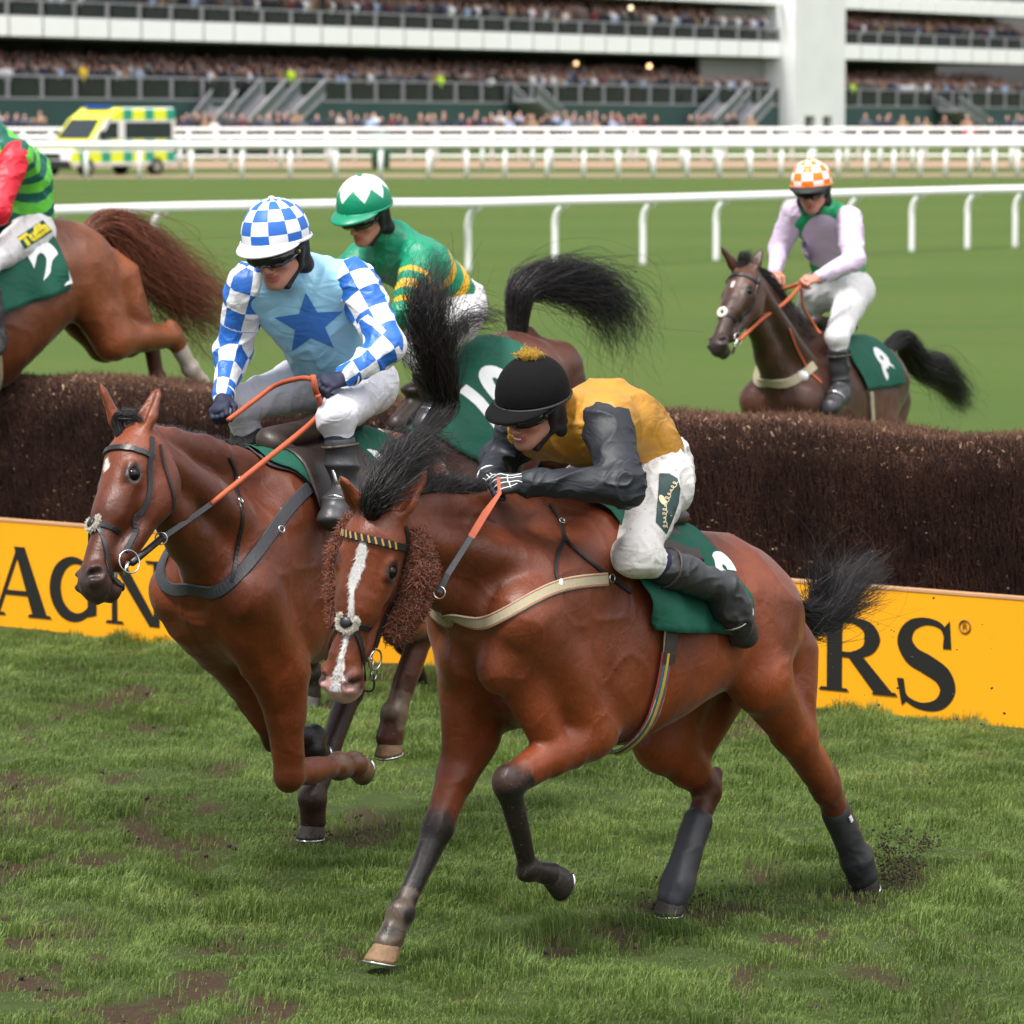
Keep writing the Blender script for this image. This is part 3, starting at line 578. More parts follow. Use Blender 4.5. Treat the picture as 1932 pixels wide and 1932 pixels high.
    # -- breeches
    S = SDF(); S.ell(pv, [.135, .155, .135], k=.05); S.cone(pv, che * .35, .13, .125, .05)
    for g in ('L', 'R'):
        hp_, kn, an = grp('hip' + g, 'kn' + g, 'an' + g); S.cone(pv * .5 + hp_ * .5, hp_, .125, .115, .06); S.cone(hp_, kn, .112, .072, .05); S.cone(kn, kn + (an - kn) * .22, .078, .058, .02); S.ell(kn, .066, k=.03)
    V, F = S.mesh(res * .9, 1); V = wrinkle(V, F, .0095, 12, nrm(np.cross(J['knL'] - J['hipL'], l) + .3 * l), 14, .4); br = link('breeches', mesh('breeches', V, F, sp['breeches']), root); TB = bvh(V, F)
    # -- boots, gloves
    for g in ('L', 'R'):
        kn, an, to = grp('kn' + g, 'an' + g, 'to' + g); d = an - kn; S = SDF(); S.cone(kn + d * .12, kn + d * .42, .058, .056, .02); V, F = S.mesh(res, 1); link('sock', mesh('sock', V, F, M['navy_glove']), root)
        S = SDF(); S.cone(kn + d * .34, kn + d * .62, .064, .058, .02); S.cone(kn + d * .62, an, .058, .050, .02); ft = to - an; S.cone(an, an + ft * .35, .054, .064, .02); S.cone(an + ft * .3, to, .068, .058, .03, (nrm(np.cross(ft, np.cross(ft, d))), .9))
        bk = nrm(-ft + nrm(d) * .8); S.cone(an + bk * .0, an + nrm(d) * .035 + nrm(-ft) * .03, .042, .030, .02); V, F = S.mesh(res * .85, 1); V = wrinkle(V, F, .012, 12, np.cross(d, ft), 22, .15)
        bo = link('boot', mesh('boot', V, F, M['boot']), root); m = MB(); P = [kn + d * .36 + (math.cos(t) * nrm(np.cross(d, l)) + math.sin(t) * nrm(np.cross(d, np.cross(d, l)))) * .069 for t in np.linspace(0, 2 * math.pi, 20)]; m.tube(P, .006, 6); m.build('boot_cuff', M['boot_toe'], bo, True)
        # stirrup iron round the ball of the foot
        m = MB(); c = an + ft * .62; m.torus(c, .064, .0055, ft, 20, 6); m.build('stirrup', M['steel'], bo, True)
        # glove: palm, four curled fingers, thumb
        wr, ha = grp('wr' + g, 'ha' + g); x = nrm(ha - wr); zb = A(sp['back' + g], float); zb = nrm(zb - x * (zb @ x)); y = np.cross(zb, x); y = y if y @ A(sp['thumb' + g], float) > 0 else -y
        P_ = lambda a, b, c: wr + x * a + y * b + zb * c
        S = SDF(); S.cone(P_(-.03, 0, 0), P_(.02, 0, 0), .034, .031, .015); S.cone(P_(.02, 0, -.002), P_(.075, .004, .002), .030, .038, .02, (zb, .55))
        for q, (b, L) in enumerate(((.033, 1.0), (.012, 1.08), (-.010, 1.0), (-.030, .85))):
            k0 = P_(.082, b, .006); k1 = P_(.082 + .030 * L, b * .95, -.014 * L); k2 = P_(.082 + .022 * L, b * .9, -.044 * L); k3 = P_(.082 - .006 * L, b * .9, -.050 * L); S.cone(P_(.055, b * .8, .0), k0, .012, .0125, .012); S.cone(k0, k1, .0118, .0108, .004); S.cone(k1, k2, .0108, .0098, .004); S.cone(k2, k3, .0098, .0088, .004)
        S.cone(P_(.020, .026, -.006), P_(.055, .050, -.022), .016, .0125, .012); S.cone(P_(.055, .050, -.022), P_(.088, .040, -.044), .012, .0095, .004)
        V, F = S.mesh(.0032, 1); gl = link('glove' if sp['glove'] else 'hand', mesh('hand', V, F, M[sp['glove']] if sp['glove'] else M['skin']), root)
        if sp['glove']: m = MB(); m.tube([P_(-.045, 0, 0), P_(-.018, 0, 0)], [.041, .038], 16); m.build('wrist_band', M['black'], gl, True); m = MB(); m.torus(P_(-.03, 0, 0), .041, .004, x, 20, 6); m.build('cuff_stripe', M['white_plastic'], gl, True)
        else: m = MB(); m.tube([P_(-.03, 0, 0), P_(.0, 0, 0)], [.036, .036], 16); m.build('watch_strap', M['black'], gl, True)
        if sp.get('glove_lines'):
            m = MB(); Tg = bvh(V, F)
            for pl in ([(0, .032, .04), (.05, .03, .04), (.085, .034, .03), (.112, .033, .0)], [(0, .0, .04), (.05, .012, .04), (.088, .012, .04), (.115, .012, .0)], [(0, -.03, .03), (.05, -.01, .04), (.088, -.01, .04), (.11, -.01, .0)], [(.04, -.028, .04), (.085, -.03, .03), (.105, -.03, .0)], [(.055, .035, .04), (.06, 0, .05), (.055, -.035, .03)]):
                Q = [A(Tg.find_nearest(Vector(P_(*c)))[0]) for c in catmull(pl, 6)]; m.tube(Q, .0018, 5)
            m.build('glove_piping', M['white_plastic'], gl, True)
    # -- helmet, goggles, chin strap
    tl = sp.get('cap_tilt', 0) + .10; Rc = rot3(tuple(l), -tl); f2, u2 = Rc @ f, Rc @ up; Mx = Matrix([[f2[i], l[i], u2[i]] for i in range(3)]).to_4x4(); Mx = Mx @ Matrix.Scale(hs, 4); Mx.translation = Vector(hc + (up * .056 - f * .010) * hs)
    V_ = []; F_ = []; n, mm = 48, 16
    for j in range(mm + 1):
        e = -.12 + (math.pi / 2 + .12) * j / mm
        for k in range(n):
            a = 2 * math.pi * k / n; rr = math.cos(e) ** .93; V_.append((rr * math.cos(a) * .133, rr * math.sin(a) * .116, math.sin(e) * .128))
    F_ = [(j * n + k, j * n + (k + 1) % n, (j + 1) * n + (k + 1) % n, (j + 1) * n + k) for j in range(mm) for k in range(n)]
    he = link('helmet', mesh('helmet', V_, F_, sp['cap']), root); he.matrix_local = Mx; md = he.modifiers.new('t', 'SOLIDIFY'); md.thickness = .006; md.offset = -1
    V_ = []; nb = 25; rows = 7
    for j in range(rows):
        t = j / (rows - 1)
        for k in range(nb):
            a = (k / (nb - 1) - .5) * 2.5; e = math.cos(a / 1.25 * math.pi / 2) ** .7; ext = .062 * e * t * sp.get('brim', 1); V_.append(((.130 + ext) * math.cos(a), (.113 + ext * .55) * math.sin(a), -.012 - .022 * t * t * e - .006 * t))
    F_ = [(j * nb + k, j * nb + k + 1, (j + 1) * nb + k + 1, (j + 1) * nb + k) for j in range(rows - 1) for k in range(nb - 1)]
    b_ = link('brim', mesh('brim', V_, F_, sp['brim_mat']), he); md = b_.modifiers.new('t', 'SOLIDIFY'); md.thickness = .006; md.offset = 0
    m = MB(); m.tube([(.134 * math.cos(a), .117 * math.sin(a), -.014) for a in np.linspace(0, 2 * math.pi, 49)], .006, 6); m.build('rim_band', sp['rim_mat'], he, True)
    m = MB(); m.ball((0, 0, .13), (.012, .012, .006)); m.build('button', sp['rim_mat'], he, True)
    if sp.get('pom'):
        c = A([0, 0, .128]); P = [c] * 3; pts = A([(random.gauss(0, .014), random.gauss(0, .018), .134) for _ in range(60)]); nn = A([nrm((random.gauss(0, 1), random.gauss(0, 1.4), .15)) for _ in range(60)]); V, F = fluff('p', None, pts, nn, 620, .015, .0015, None, .008); link('pom_pom', mesh('pom_pom', V, F, sp['pom']), he)
    S = SDF(); Q = HS(S); gpts = [H(.088 * math.cos(a * 1.05) + .014, .078 * math.sin(a), .014) for a in np.linspace(-1.25, 1.25, 9)]
    Q.chain(gpts, [.022, .026, .030, .031, .025, .031, .030, .026, .022], .01, None); V, F = S.mesh(.005, 1); q = (V - H(0, 0, .014)); go = link('goggles', mesh('goggles', V, F, M['lens']), root)
    m = MB()
    for g in (-1, 1):
        m.tube([H(.05, g * .088, .016), H(.0, g * .100, .026), H(-.06, g * .100, .036)], .010, 6); m.ball(H(.045, g * .093, .016), (.010, .010, .010), 10, 6)
    m.build('goggle_strap', M['black'], go, True)
    if sp.get('goggle_stud'): m = MB(); m.ball(H(.040, .101, .016), (.008, .006, .008), 10, 6); m.build('stud', sp['goggle_stud'], go, True)
    S = SDF(); Q = HS(S)
    for g in (-1, 1): Q.cone(H(-.035, g * .082, .02), H(-.045, g * .072, -.075), .024, .020, .02); Q.cone(H(-.0, g * .086, .01), H(.0, g * .072, -.055), .016, .012, .02); Q.cone(H(.0, g * .072, -.055), H(.045, g * .034, -.112), .012, .009, .012)
    Q.cone(H(.045, -.034, -.112), H(.045, .034, -.112), .009, .009, .01); Q.cone(H(-.045, -.07, -.07), H(-.045, .07, -.07), .03, .03, .02); V, F = S.mesh(.005, 1); link('chin_strap', mesh('chin_strap', V, F, M['black']), root)
    return dict(root=root, T=T, TB=TB, J=J, pel=pel, silk=silk, breeches=br, H=H, fr=fr, R3=R3, helmet=he)
def decal(r, T, name, mat, V2, F2, c, ax, ay, dr, parent, off=.004):
    """lays a flat cloth piece (2-D points in metres) on the rider's clothes: from c along ax, ay, pressed on in direction dr"""
    V = []; last = None
    for x, y in V2:
        p = c + ax * x + ay * y; loc, n, i, _ = T.ray_cast(Vector(p - dr * .25), Vector(dr)); q = (A(loc) - dr * off) if loc is not None else (p if last is None else p + dr * ((last - c) @ dr)); last = q; V.append(q)
    o = link(name, mesh(name, V, F2, mat, True), parent); return o
def poly_flat(P, res=.012):
    import bmesh
    bm = bmesh.new(); vs = [bm.verts.new((x, y, 0)) for x, y in P]; bm.faces.new(vs); bmesh.ops.triangulate(bm, faces=bm.faces)
    for _ in range(6):
        E_ = [e for e in bm.edges if e.calc_length() > res]
        if not E_: break
        bmesh.ops.subdivide_edges(bm, edges=E_, cuts=1); bmesh.ops.triangulate(bm, faces=bm.faces)
    bm.verts.index_update(); V = [(v.co.x, v.co.y) for v in bm.verts]; F = [tuple(v.index for v in f.verts) for f in bm.faces]; bm.free(); return V, F
# ---------------------------------------------------------------- ground
g = NG('turf'); oc_ = g.coord('Object'); n1 = g.noise(oc_, 1.4, 6, .65); n2 = g.noise(oc_, 9, 6, .7); n3 = g.noise(oc_, .35, 3); n4 = g.noise(oc_, 60, 3, .6)
x_, y_, z_ = g.sep(oc_); far = g.math('MULTIPLY', g.math('SUBTRACT', y_, 23.0), .25); far = g.math('MINIMUM', g.math('MAXIMUM', far, 0), 1)
near = g.mix(n2, (.022, .036, .010), (.07, .10, .026)); soil = g.mix(n4, (.028, .017, .010), (.075, .047, .030))
mud = g.attr('mud').outputs['Fac']; near = g.mix(mud, near, soil)
ys = g.math('ADD', y_, g.math('MULTIPLY', x_, -.12)); st = g.ramp(g.math('ADD', g.math('MULTIPLY', g.math('SINE', g.math('MULTIPLY', ys, .42)), .5), .5), .1, .9)
fc = g.mix(st, (.062, .108, .020), (.070, .118, .022)); fc = g.mix(g.math('MULTIPLY', g.ramp(n3, .35, .65), .6), fc, (.088, .118, .028)); fc = g.mix(g.math('MULTIPLY', g.ramp(n1, .5, .75), .45), fc, (.085, .105, .030)); fc = g.mix(1.0, fc, g.ramp(n4, .2, .8, (.7, .7, .7), (1.25, 1.25, 1.25)), 'MULTIPLY')
g.set(color=g.mix(far, near, fc), rough=.9, spec=.15); g.bump(g.math('ADD', n2, g.math('MULTIPLY', n4, .5)), .8, .04); M['turf'] = g.m
def mudf(x, y):
    p = np.stack([x, y * .55, 0 * x], -1); n = vnoise(p, 4.5, 5) * .5 + vnoise(p, 11, 6) * .3 + vnoise(p, 25, 9) * .2; m = sstep(.54, .63, n) * sstep(.42, .60, vnoise(p, .9, 4))
    for cx, cy, r in ((-.79, 17.35, .24), (-.6, 17.5, .2), (.57, 15.6, .26), (.8, 15.7, .2), (1.35, 16.0, .24), (1.6, 16.3, .18), (-.1, 14.9, .12), (.35, 15.1, .14), (-2.1, 18.3, .34), (-2.0, 17.6, .25), (-1.25, 16.9, .22), (1.2, 14.3, .15), (-1.5, 15.2, .14)):
        d = np.hypot((x - cx) / 1.0, (y - cy) / 1.7) / r; m = np.maximum(m, sstep(1.15, .35, d + (vnoise(p, 9, 8) - .5) * 2.2) * .85)
    return m * sstep(27, 23.5, y)
xs = np.concatenate([[-600, -100, -30, -10], np.linspace(-5, 5, 160), [10, 30, 100, 600]]); ysn = np.concatenate([[-20, 4, 9], np.linspace(12.5, 27, 240), np.linspace(27.5, 60, 40), [80, 120, 180, 260, 400, 900]])
GX, GY = np.meshgrid(xs, ysn, indexing='ij'); inn = (np.abs(GX) < 5.1) & (GY > 12) & (GY < 28)
GZ = np.where(inn, (vnoise(np.stack([GX, GY, 0 * GX], -1), 1.3, 1) - .5) * .03 + (vnoise(np.stack([GX, GY, 0 * GX], -1), 6, 2) - .5) * .018, 0); MU = mudf(GX, GY)
GZ = GZ - MU * .012 * inn; ny = len(ysn); V = np.stack([GX, GY, GZ], -1).reshape(-1, 3)
I, Jx = np.meshgrid(np.arange(len(xs) - 1), np.arange(ny - 1), indexing='ij'); b = (I * ny + Jx).ravel(); F = np.stack([b, b + ny, b + ny + 1, b + 1], 1)
link('ground', mesh('ground', V, F, M['turf'], True, attrs={'mud': MU.ravel()}), kind='structure')
# blades of grass on the take-off side of the camera, up to the fence
g = NG('grass_blades'); rn = g.attr('rnd').outputs['Fac']; n = g.noise(scale=1.6, detail=4, rough=.7)
cc = g.mix(rn, (.040, .084, .013), (.27, .375, .095)); cc = g.mix(g.math('MULTIPLY', g.ramp(n, .4, .68), .6), cc, (.11, .155, .04)); cc = g.mix(g.math('GREATER_THAN', rn, .90), cc, (.27, .22, .11))
g.set(color=cc, rough=.45, spec=.35); tr = g.node('ShaderNodeBsdfTranslucent'); g.put(tr.inputs[0], cc); mx = g.node('ShaderNodeMixShader'); mx.inputs[0].default_value = .35
g.nt.links.new(g.b.outputs[0], mx.inputs[1]); g.nt.links.new(tr.outputs[0], mx.inputs[2]); g.nt.links.new(mx.outputs[0], g.nt.nodes['Material Output'].inputs[0]); M['blade'] = g.m
def blades(N):
    y = 12.8 + (25.6 - 12.8) * RNG.random(N) ** .9; hw = (966 / FPX) * y + .7; x = (RNG.random(N) * 2 - 1) * hw
    keep = (RNG.random(N) > mudf(x, y) * .93) & (RNG.random(N) < .10 + 1.5 * vnoise(np.stack([x, y, 0 * x], 1), 5.2, 12)); x, y = x[keep], y[keep]; n = len(x)
    P = np.stack([x, y, 0 * x], 1); tuft = vnoise(P, 7, 3) * .75 + vnoise(P, 1.6, 7) * .45; L = (.014 + .058 * tuft ** 2.4 * 1.6) * RNG.uniform(.55, 1.25, n); az = RNG.random(n) * 6.28 + 0; az = az * .8 + 6.28 * vnoise(P, 1.5, 21) * 2
    lean = RNG.uniform(.15, 1.1, n); d = np.stack([np.cos(az), np.sin(az), 0 * az], 1); wdt = RNG.uniform(.0011, .0024, n); sd = np.stack([-np.sin(az + .6), np.cos(az + .6), 0 * az], 1)
    z0 = (vnoise(P, 1.3, 1) - .5) * .03 - .008; P[:, 2] = z0; u = A([0, 0, 1.])
    p1 = P + (u * .55 + d * lean[:, None] * .22) * L[:, None]; p2 = P + (u * (.98 - .35 * np.minimum(lean, 1))[:, None] + d * lean[:, None] * .75) * L[:, None]
    a = sd * wdt[:, None]; V = np.stack([P - a, P + a, p1 + a * .8, p1 - a * .8, p2], 1).reshape(-1, 3); b = np.arange(n)[:, None] * 5
    F = np.concatenate([np.concatenate([b, b + 1, b + 2], 1), np.concatenate([b, b + 2, b + 3], 1), np.concatenate([b + 3, b + 2, b + 4], 1)]); return V, F, np.repeat(np.clip(vnoise(P, 3.2, 17) * .55 + RNG.random(n) * .55 - .05, 0, 1), 5)
if True:
    V, F, r = blades(900000); link('grass', mesh('grass', V, F, M['blade'], False, attrs={'rnd': r}), label='short green turf grass growing in front of the fence', cat='grass', kind='stuff')
# loose clods thrown up by the hooves, and dirt lying on the turf
m = MB(); rr = random.Random(3)
def clod(c, r):
    V_ = [A(c) + nrm([rr.gauss(0, 1) for _ in range(3)]) * r * rr.uniform(.6, 1.2) for _ in range(8)]
    import itertools
    o = bvh; m.ball(c, (r * rr.uniform(.6, 1.2), r * rr.uniform(.6, 1.2), r * rr.uniform(.5, 1)), 6, 4, rot3((rr.random(), rr.random(), rr.random() + .1), rr.random() * 6))
for _ in range(900):                                   # by the hind hoof pushing off
    t = rr.random(); c = ground(1640 + 40 * t, 1670, 0) + A([abs(rr.gauss(0, .05)) + .05 * t, rr.gauss(0, .10), abs(rr.gauss(0, .10)) + .01]); clod(c, rr.choice([.0018, .0025, .0035, .006]) * rr.uniform(.6, 1.2))
for _ in range(60): clod(ground(1750 + rr.gauss(0, 12), 1610, 0) + A([0, 0, abs(rr.gauss(0, .03)) + .02]), .005 * rr.uniform(.5, 1.3))
for _ in range(120): clod(ground(590 + rr.gauss(0, 45), 1585 + rr.gauss(0, 8), 0) + A([0, 0, abs(rr.gauss(0, .03))]), .0045 * rr.uniform(.4, 1.5))
for _ in range(110): clod(ground(1300 + rr.gauss(0, 70), 1705 + rr.gauss(0, 10), 0) + A([0, 0, abs(rr.gauss(0, .03))]), .005 * rr.uniform(.4, 1.6))
for _ in range(40): clod(ground(rr.uniform(1560, 1900), 1560, 0) + A([0, 0, rr.uniform(.1, 1.0)]), .004 * rr.uniform(.5, 1.6))
m.build('thrown_dirt', simple('dark_wet_soil', (.034, .021, .013), .95, .4, 60), smooth=True, label='dark soil thrown up by galloping hooves', cat='dirt', kind='stuff')
m = MB()
for _ in range(1500):
    x, y = rr.uniform(-2.6, 2.6), rr.uniform(13, 23)
    if mudf(A([x]), A([y]))[0] > .35: clod((x, y, .004), rr.choice([.006, .009, .014, .02]) * rr.uniform(.5, 1.2))
m.build('soil_clods', simple('soil_clods', (.045, .028, .018), .9, .4, 40), smooth=True, label='small soil clods lying in the torn turf', cat='soil', kind='stuff')
# ---------------------------------------------------------------- the brushwood fence and its board
G0, G1 = ground(0, 1182), ground(1932, 1370); FD = nrm((G1 - G0) * A([1, 1, 0])); FN = A([FD[1], -FD[0], 0.])                    # along the fence; FN faces the camera
fang = math.atan2(FD[1], FD[0]); FO = G0 + (G1 - G0) * .5; FL = (-6.6, 6.6)
def fpt(s, q, z): return FO + FD * s + FN * q + A([0, 0, z])
def fpx(x, y, q=0.0):                                      # along-fence and height of a pixel on the plane q in front of the fence line
    r = ray(x, y); t = ((FO + FN * q - CAM) @ FN) / (r @ FN); P = CAM + t * r; return (P - FO) @ FD, P[2]
fr_ = empty('brush_fence', tuple(FO), fang, label='dark brown birch brush fence the horses are jumping, behind the yellow board', cat='fence')
TOPZ = 1.37; prof = [(-.10, 0), (-.10, .55), (-.16, .95), (-.24, 1.22), (-.34, 1.33), (-.50, 1.375), (-.8, 1.37), (-1.0, 1.30), (-1.08, 1.05), (-1.1, 0)]     # (toward camera, height)
def topz(s): return 0.014 * np.sin(s * 1.7) + .012 * np.sin(s * 4.1 + 1) + .008 * np.sin(s * 9.3) - .036 - .006 * s
V = []; ss = np.linspace(FL[0], FL[1], 90)
for s in ss:
    for q, z in prof: V.append((s, -q, z * (1 + topz(s) * .7) - .02))
npf = len(prof); F = [(i * npf + k, (i + 1) * npf + k, (i + 1) * npf + k + 1, i * npf + k + 1) for i in range(len(ss) - 1) for k in range(npf - 1)] + [tuple(range(npf)), tuple(((len(ss) - 1) * npf + k) for k in range(npf))[::-1]]
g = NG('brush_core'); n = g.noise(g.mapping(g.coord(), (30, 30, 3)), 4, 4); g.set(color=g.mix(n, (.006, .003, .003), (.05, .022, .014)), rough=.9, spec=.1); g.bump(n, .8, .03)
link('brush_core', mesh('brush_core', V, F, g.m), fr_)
pr = A(prof, float); seglen = np.concatenate([[0], np.cumsum(np.linalg.norm(np.diff(pr, axis=0), axis=1))])
def twigs(N, lo, hi, L0, L1, r, out, seed, lean=.18):
    rg = np.random.default_rng(seed); s = rg.uniform(FL[0], FL[1], N); d = rg.uniform(lo, hi, N); q = np.interp(d, seglen, pr[:, 0]); z = np.interp(d, seglen, pr[:, 1]) * (1 + .7 * topz(s)) - .015
    q2 = np.interp(d + .02, seglen, pr[:, 0]); z2 = np.interp(d + .02, seglen, pr[:, 1]); tq, tz = (q2 - q) / .02, (z2 - z) / .02; nq, nz = tz, -tq
    L = rg.uniform(L0, L1, N); m = 4; P = np.zeros((N, m, 3)); ln = rg.normal(0, lean, N) - .12; o = rg.uniform(out[0], out[1], N)
    up = np.stack([ln, -(tq * (1 - o) + nq * o) * 1., tz * (1 - o) + nz * o], 1); top = (d > 1.24) & (L < .08); L = np.where((d > 1.12) & (L > .08), .045, L); up[top] = np.stack([rg.normal(0, .5, top.sum()), rg.normal(0, .6, top.sum()), np.full(top.sum(), .55)], 1)
    up /= np.linalg.norm(up, axis=1)[:, None]; cv = rg.normal(size=(N, 3)) * .10
    for j in range(m): t = j / (m - 1); P[:, j] = np.stack([s, -(q + .003), z], 1) + up * (L * t)[:, None] + cv * (L * t * t)[:, None]
    return strands(P, np.linspace(1, .45, m)[None] * r * rg.uniform(.6, 1.4, (N, 1)))
def twig_mat(n_, a, b): g = NG(n_); n = g.noise(scale=3, detail=2); f = g.noise(scale=140, detail=1); g.set(color=g.mix(g.math('MULTIPLY', g.ramp(f, .42, .68), g.ramp(n, .2, .8)), a, b), rough=.75, spec=.2); return g.m
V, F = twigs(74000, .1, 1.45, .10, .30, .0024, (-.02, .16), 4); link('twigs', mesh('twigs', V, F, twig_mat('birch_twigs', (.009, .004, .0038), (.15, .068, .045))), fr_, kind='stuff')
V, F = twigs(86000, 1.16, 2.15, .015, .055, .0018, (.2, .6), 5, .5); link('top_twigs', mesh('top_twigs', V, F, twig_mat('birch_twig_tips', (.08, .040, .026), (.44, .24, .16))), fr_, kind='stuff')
V, F = twigs(3000, .45, 1.7, .012, .032, .0078, (.5, 1.0), 6, .3); link('cut_ends', mesh('cut_ends', V, F, twig_mat('cut_birch_ends', (.34, .20, .12), (.80, .58, .40))), fr_, kind='stuff')
# yellow board
g = NG('yellow_board'); n = g.noise(scale=60, detail=3, rough=.7); n2_ = g.noise(scale=1.2, detail=3); c = g.mix(n2_, (.86, .36, .008), (.90, .40, .012)); c = g.mix(g.ramp(n, .715, .74), c, (.05, .03, .02)); g.set(color=c, rough=.42, spec=.3); M['yellow'] = g.m
bd = empty('advertising_board', tuple(FO), fang, label='long low yellow board with big black capitals along the foot of the brush fence', cat='board')
BQ = .02; m = MB(); bt = [fpx(0, 975, BQ), fpx(1600, 1111, BQ), fpx(1932, 1137, BQ)]; zt = np.mean([b[1] for b in bt]); m.box((FL[0], -BQ, -.05), (FL[1], -BQ + .05, zt)); m.build('panel', M['yellow'], bd)
m = MB(); m.box((FL[0], -BQ - .004, zt), (FL[1], -BQ + .06, zt + .012)); m.build('top_trim', simple('pinkish_wood_edge', (.55, .30, .16), .6), bd)
M['ink'] = simple('black_lettering', (.012, .011, .010), .5, .15)
def stroke(P, Wd, n=10):
    P = catmull(P, n) if len(P) > 2 else A(P, float); w = np.interp(np.linspace(0, 1, len(P)), np.linspace(0, 1, len(Wd)), Wd); T = np.gradient(P, axis=0); T /= np.linalg.norm(T, axis=1)[:, None]; N = np.stack([-T[:, 1], T[:, 0]], 1)
    V = np.vstack([P + N * w[:, None] / 2, P - N * w[:, None] / 2]); k = len(P); return V, [(i, i + 1, k + i + 1, k + i) for i in range(k - 1)]
def quad(*p): return A(p, float), [tuple(range(len(p)))]
def arc(cx, cy, rx, ry, a0, a1, n=9): return [(cx + rx * math.cos(math.radians(t)), cy + ry * math.sin(math.radians(t))) for t in np.linspace(a0, a1, n)]
def ser(x0, x1, y, h=.045): return quad((x0, y), (x1, y), (x1 - .03, y + h), (x0 + .03, y + h)) if h > 0 else quad((x0, y), (x1, y), (x1 - .03, y + h), (x0 + .03, y + h))
GLY = {   # unit height; list of pieces
 'A': (.92, [quad((.02, .03), (.09, .03), (.46, 1), (.36, .92)), quad((.34, 1), (.52, 1), (.88, .03), (.64, .03)), quad((.2, .30), (.66, .30), (.66, .37), (.2, .37)), ser(-.04, .20, 0), ser(.56, .96, 0)]),
 'G': (.90, [stroke(arc(.47, .5, .36, .44, 48, 332, 15), [.05, .12, .19, .21, .19, .12, .08]), quad((.70, .08), (.86, .12), (.86, .42), (.70, .42)), ser(.58, .94, .46, -.045), quad((.68, .78), (.80, .62), (.82, .98), (.76, .96))]),
 'N': (.98, [quad((.10, .03), (.19, .03), (.19, .97), (.10, .97)), quad((.06, 1), (.28, 1), (.86, 0), (.70, 0)), quad((.77, .0), (.86, .0), (.86, .97), (.77, .97)), ser(.0, .30, 0), ser(-.02, .22, 1, -.045), ser(.64, .98, 1, -.045)]),
 'E': (.72, [quad((.10, .0), (.28, .0), (.28, 1), (.10, 1)), quad((.02, .93), (.66, .93), (.66, 1), (.02, 1)), quad((.2, .47), (.52, .47), (.52, .54), (.2, .54)), quad((.02, 0), (.7, 0), (.7, .07), (.02, .07)), quad((.58, .74), (.66, .74), (.66, .97), (.60, .97)), quad((.62, .04), (.70, .04), (.72, .28), (.66, .28)), quad((.46, .38), (.53, .38), (.53, .64), (.46, .64))]),
 'R': (.86, [quad((.10, .02), (.29, .02), (.29, .98), (.10, .98)), stroke([(.2, .955), (.42, .955), (.60, .88), (.66, .73), (.60, .58), (.42, .50), (.2, .50)], [.07, .08, .15, .20, .15, .08, .07]), quad((.34, .50), (.52, .52), (.92, .03), (.68, .03)), ser(.0, .38, 0), ser(.0, .3, 1, -.045), ser(.66, .98, 0)]),
 'S': (.74, [stroke([(.62, .78), (.56, .92), (.38, .965), (.20, .90), (.13, .74), (.22, .58), (.40, .49), (.58, .38), (.64, .22), (.54, .07), (.34, .03), (.16, .10), (.10, .24)], [.03, .06, .08, .13, .18, .21, .22, .21, .18, .13, .08, .06, .03]), quad((.58, .68), (.68, .68), (.66, .99), (.60, .92)), quad((.04, .32), (.10, .02), (.16, .08), (.12, .32))]),
 'M': (1.1, [quad((.10, .03), (.18, .03), (.24, .97), (.14, .97)), quad((.10, 1), (.30, 1), (.60, .1), (.50, 0)), quad((.50, 0), (.58, .08), (.88, 1), (.80, 1)), quad((.80, 1), (.98, 1), (1.02, .03), (.84, .03)), ser(.0, .28, 0), ser(.74, 1.12, 0), ser(.0, .2, 1, -.045), ser(.88, 1.1, 1, -.045)])}
def letter(ch, s0, s1, z0, z1):
    wd_, pcs = GLY[ch]; m = MB()
    for i, (P, Fc) in enumerate(pcs):
        V2 = [(s0 + (s1 - s0) * x / wd_, z0 + (z1 - z0) * y) for x, y in P]; n = len(V2); y0 = -BQ - .003 - .0005 * i
        a = sum(V2[Fc[0][k]][0] * V2[Fc[0][(k + 1) % len(Fc[0])]][1] - V2[Fc[0][(k + 1) % len(Fc[0])]][0] * V2[Fc[0][k]][1] for k in range(len(Fc[0]))); m.add([(x, y0, z) for x, z in V2], [f if a > 0 else f[::-1] for f in Fc])
    m.build('letter', M['ink'], bd)
lz = []
for ch, xa, ya0, xb, ya1 in (('A', -10, 1163, 94, 1032), ('G', 94, 1172, 187, 1050), ('N', 200, 1180, 316, 1056), ('R', 1545, 1306, 1676, 1164), ('S', 1686, 1338, 1804, 1166)):
    sa, _ = fpx(xa, ya0, BQ); sb, _ = fpx(xb, ya0, BQ); _, za = fpx((xa + xb) / 2, ya0, BQ); _, zb = fpx((xa + xb) / 2, ya1, BQ); lz.append((za, zb)); letter(ch, sa, sb, za, zb)
za, zb = fpx(1400, 1290, BQ)[1], fpx(1400, 1160, BQ)[1]; letter('E', fpx(1400, 1290, BQ)[0], fpx(1510, 1290, BQ)[0], za, zb); za, zb = lz[0]; s0 = fpx(-10, 1163, BQ)[0]; letter('M', s0 - .62, s0 - .06, za, zb)
sr, zr = fpx(1821, 1182, BQ); m = MB(); m.torus((sr, -BQ - .004, zr), .030, .0035, (0, 1, 0), 28, 6)
V2, F2 = text_flat('R', .045, .001, .05); m.add([(sr + x, -BQ - .005, zr + y) for x, y in V2], F2); m.build('registered_mark', simple('brown_mark', (.20, .09, .02), .6), bd)
